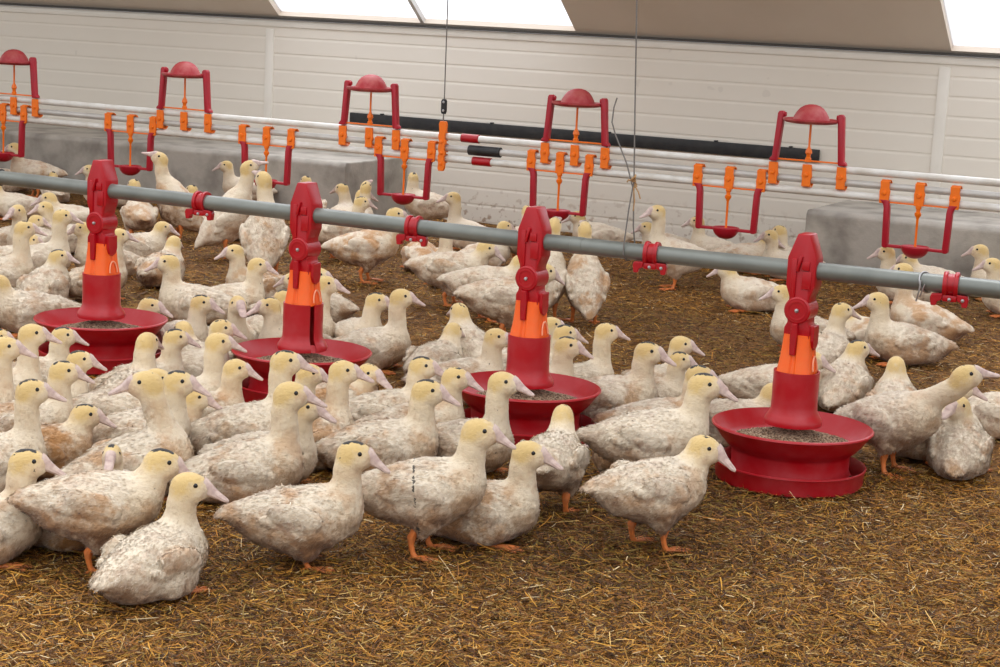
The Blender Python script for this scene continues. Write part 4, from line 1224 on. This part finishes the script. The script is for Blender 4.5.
def clip(mb, x, z, s):
    """saddle clip gripping two pipes; s=+1 sits with its foot up"""
    mb.prism([(-.018, .050), (.018, .050), (.019, .028), (.023, .012), (.019, -.004), (.017, -.030), (.018, -.044), (-.018, -.044), (-.017, -.030), (-.019, -.004), (-.015, .012), (-.019, .028)], YD - .026, YD - .016, bevel=.002) if False else None
    prof = [(x - .020, z + .054 * s), (x + .020, z + .054 * s), (x + .019, z + .026 * s), (x + .025, z + .010 * s), (x + .022, z - .010 * s), (x + .020, z - .040 * s), (x - .020, z - .040 * s), (x - .020, z - .010 * s), (x - .022, z + .008 * s), (x - .018, z + .026 * s)]
    mb.prism(prof, -.0265, -.016, bevel=.002)
    # hook over the outer pipe and lug below
    pts = [(x, -.022 + 0 * a, 0) for a in (0,)]
    arc = [(x, .0205 * math.cos(a), z + s * .034 + s * .0205 * math.sin(a)) for a in [math.pi * (1 - i / 10) + 0 for i in range(11)]]
    for (p, q) in zip(arc[:-1], arc[1:]):
        v = []
        for (c_, r_) in ((p, 1), (q, 1)):
            for k in (1.0, 1.22):
                y = c_[1] * k; zz = z + s * .034 + (c_[2] - z - s * .034) * k
                v += [(x - .019, y, zz), (x + .019, y, zz)]
        mb.add(v, [(0, 1, 5, 4), (2, 6, 7, 3), (0, 4, 6, 2), (1, 3, 7, 5)], True)
    mb.lathe([(0, -.033), (.008, -.032), (.011, -.027), (.011, -.020)], (x, 0, z + .004 * s), 12, axis='Y')

def build_hanging():
    root = empty('hanging_drinker')
    zt = ZM - .002
    for x in (-.148, 0, .148):
        mb = MB(); clip(mb, x, ZM - .030, 1)
        mb.build('clip', ORA, root)
    bar = MB(); bar.box((0, -.014, .426), (.30, .006, .006), bevel=.001)
    bar.build('cross_bar', ORA, root)
    for s in (1, -1):
        a = MB()
        P = [(s * .158, .436), (s * .150, .424), (s * .138, .412), (s * .134, .398), (s * .118, .250), (s * .096, .250)]
        # outer/inner outline of one arm, top foot to bottom corner
        o = [(s * .166, .436), (s * .157, .428), (s * .149, .416), (s * .146, .404), (s * .141, .241), (s * .135, .234), (s * .119, .234), (s * .115, .246), (s * .120, .404), (s * .123, .420), (s * .128, .436)]
        a.prism(o, -.030, -.002, bevel=.004, smooth=True)
        a.build('arm', RED2, root)
    c = MB()
    c.box((0, -.016, .243), (.246, .022, .013), bevel=.003)
    c.lathe([(.056, .250), (.058, .252), (.060, .249), (.058, .240), (.053, .228), (.044, .216), (.030, .206), (.014, .201), (0, .200)], (0, -.016, 0), 32)
    c.lathe([(.056, .250), (.046, .244), (0, .238)], (0, -.016, 0), 32)
    c.build('cup', RED2, root)
    r = MB()
    r.lathe([(0, .428), (.013, .426), (.013, .412), (.009, .408), (.009, .396), (.014, .392), (.014, .382), (.008, .374), (.0055, .366), (.0050, .262), (.0060, .248), (0, .246)], (0, -.016, 0), 14)
    r.build('nipple_rod', ORA, root)
    return root

def build_upright():
    root = empty('upright_drinker')
    for x in (-.152, 0, .152):
        mb = MB(); clip(mb, x, ZM + .026, -1)
        mb.build('clip', ORA, root)
    bar = MB(); bar.box((0, -.014, .572), (.31, .006, .007), bevel=.001)
    bar.build('cross_bar', ORA, root)
    for s in (1, -1):
        a = MB()
        o = [(s * .172, .562), (s * .170, .574), (s * .160, .582), (s * .147, .768), (s * .141, .778), (s * .123, .778), (s * .119, .766), (s * .121, .740), (s * .134, .582), (s * .136, .562)]
        a.prism(o, -.032, -.002, bevel=.004, smooth=True)
        a.build('arm', RED2, root)
    c = MB()
    c.lathe([(.116, .752), (.120, .752), (.120, .744), (.108, .735), (.082, .731), (0, .731)], (0, -.016, 0), 40)
    c.lathe([(.116, .752), (.106, .743), (.082, .740), (.079, .744), (.074, .762), (.064, .780), (.050, .797), (.032, .808), (.014, .813), (0, .8138)], (0, -.016, 0), 40)
    c.build('dome_cup', DOME, root)
    for s in (1, -1):
        k = MB(); k.lathe([(0, s * .145), (.010, s * .143), (.010, s * .113), (0, s * .111)], (0, -.016, .764), 12, axis='X')
        k.build('pivot_pin', RED2, root)
    r = MB()
    r.lathe([(0, .566), (.013, .568), (.013, .584), (.009, .588), (.010, .600), (.015, .606), (.013, .618), (.008, .626), (.0050, .634), (.0050, .732), (0, .734)], (0, -.016, 0), 14)
    r.build('nipple_rod', ORA, root)
    return root
HX = [-6.960, -6.084, -5.222, -4.417, -3.587, -2.760, -1.915]
HL = ['hanging red drinker at the far left, cut by the photo edge', 'second hanging red drinker from the left, a tall duck drinking at it', 'third hanging red drinker from the left, two ducks stretching up to it',
      'fourth hanging red drinker from the left, beside the orange pulley hanger', 'fifth hanging red drinker, directly above the third feeder\'s clamp', 'sixth hanging red drinker from the left, against the plain wall',
      'last hanging red drinker on the right, in front of the concrete block']
hp_ = build_hanging()
for i, x in enumerate(HX):
    o = hp_ if i == 0 else copy_tree(hp_)
    o.location = (x, YD, .004 * ((x + 3.8) / 3.2) ** 2)
    tag(o, HL[i], 'drinker', 'hanging drinkers on the lower water pipe')
UX = [-6.884, -5.737, -4.620, -3.515, -2.409]
UL = ['upright domed red drinker at the far left, cut by the photo edge', 'second upright domed drinker from the left, on plain wall', 'third upright domed drinker, in front of the black strip\'s left end',
      'fourth upright domed drinker, between the hanging cords', 'rightmost upright domed drinker, in front of the black strip\'s right end']
up_ = build_upright()
for i, x in enumerate(UX):
    o = up_ if i == 0 else copy_tree(up_)
    o.location = (x, YD, .004 * ((x + 3.8) / 3.2) ** 2)
    tag(o, UL[i], 'drinker', 'upright drinkers on the upper water pipe')

# pulley hanger of the drinker line
ph = empty('pipe_hanger', (-4.207, YD, 0))
tag(ph, 'orange notched hanger on a black pulley and thin cord, gripping all three drinker pipes', 'pipe hanger')
mb = MB()
o = [(-.016, .612), (.016, .612)]
R_ = []; L_ = []
for z in (ZT, ZM, ZB):
    R_ += [(.020, z + .022), (.013, z + .010), (.013, z - .010), (.020, z - .020)]
    L_ += [(-.016, z + .022), (-.020, z + .008), (-.020, z - .008), (-.016, z - .020)]
o = [(-.020, .606), (-.014, .618), (.016, .618), (.022, .606)] + R_ + [(.018, .394), (.010, .382), (-.014, .382), (-.018, .394)] + L_[::-1]
mb.prism(o, -.034, -.018, bevel=.002)
for z in (ZT, ZM, ZB):
    mb.lathe([(0, -.042), (.007, -.040), (.009, -.034)], (-.001, 0, z - .024), 10, axis='Y')
    mb.lathe([(.0215, -.012), (.0215, .012)], (0, 0, z), 20, axis='X')
mb.build('strap', ORA, ph)
mb = MB(); mb.prism([(-.010, .652), (-.014, .664), (-.014, .712), (-.008, .722), (.008, .722), (.014, .712), (.014, .664), (.010, .652)], -.032, -.020, bevel=.002)
mb.build('pulley', BLK, ph)
mb = MB(); mb.lathe([(0, -.035), (.006, -.034), (.006, -.018), (0, -.017)], (0, 0, .708), 10, axis='Y'); mb.lathe([(0, -.035), (.006, -.034), (.006, -.018), (0, -.017)], (0, 0, .668), 10, axis='Y')
mb.build('pulley_wheel', STEEL, ph)
mb = MB(); mb.tube([(0, -.026, .720), (-.003, -.026, 1.0), (-.006, -.026, 1.35), (-.012, -.026, 1.9), (-.018, -.026, 2.35)], .0028, 7); mb.tube([(0, -.026, .654), (-.001, -.026, .612)], .0035, 6)
mb.build('hanger_cord', CORD, ph)

# ------------------------------------------------------------------ the flock
for i, (x, y, rz, pose, yaw, size, crown, soil, label) in enumerate(DUCKS):
    vox = .0046 if y < 4.9 else (.0056 if y < 6.2 else .0068)
    make_duck(x, y, R(rz), pose, yaw, size, crown, soil, label, vox, seed=i % 5 if y < 4.9 else i % 2, step=.016 * (1 if i % 2 else -1))

# dark stripe on the side of the big front duck is part of its plumage: see 'stripe' material slot
# ------------------------------------------------------------------ light
make_camera()
w = bpy.data.worlds.new('sky'); SC.world = w; w.use_nodes = True
nt = w.node_tree; nd = nt.nodes; ln = nt.links
bg = nd['Background']
tc = nd.new('ShaderNodeTexCoord'); sp = nd.new('ShaderNodeSeparateXYZ'); ln.new(tc.outputs['Generated'], sp.inputs[0])
rp = ramp(nd, [(.0, (.10, .095, .09)), (.45, (.30, .295, .29)), (.62, (.60, .60, .61)), (.85, (1.0, 1.0, 1.02)), (1., (1.0, 1.0, 1.02))])
mp = math_(nd, ln, 'ADD', math_(nd, ln, 'MULTIPLY', sp.outputs['Z'], .5), .5); ln.new(mp, rp.inputs[0])
ln.new(rp.outputs[0], bg.inputs[0]); bg.inputs[1].default_value = 1.5
sd = bpy.data.lights.new('skylight_sun', 'SUN'); sd.energy = 2.5; sd.angle = R(30); sd.color = (1, .98, .95)
so = bpy.data.objects.new('skylight_sun', sd); COL.objects.link(so); so.rotation_euler = (R(-22), R(-18), 0)
vs_ = SC.view_settings
vs_.view_transform = 'Standard'; vs_.look = 'None'; vs_.exposure = .25; vs_.gamma = 1.; vs_.use_curve_mapping = False
SC.cycles.use_denoising = True
SC.cycles.max_bounces = 6; SC.cycles.diffuse_bounces = 3; SC.cycles.transparent_max_bounces = 8
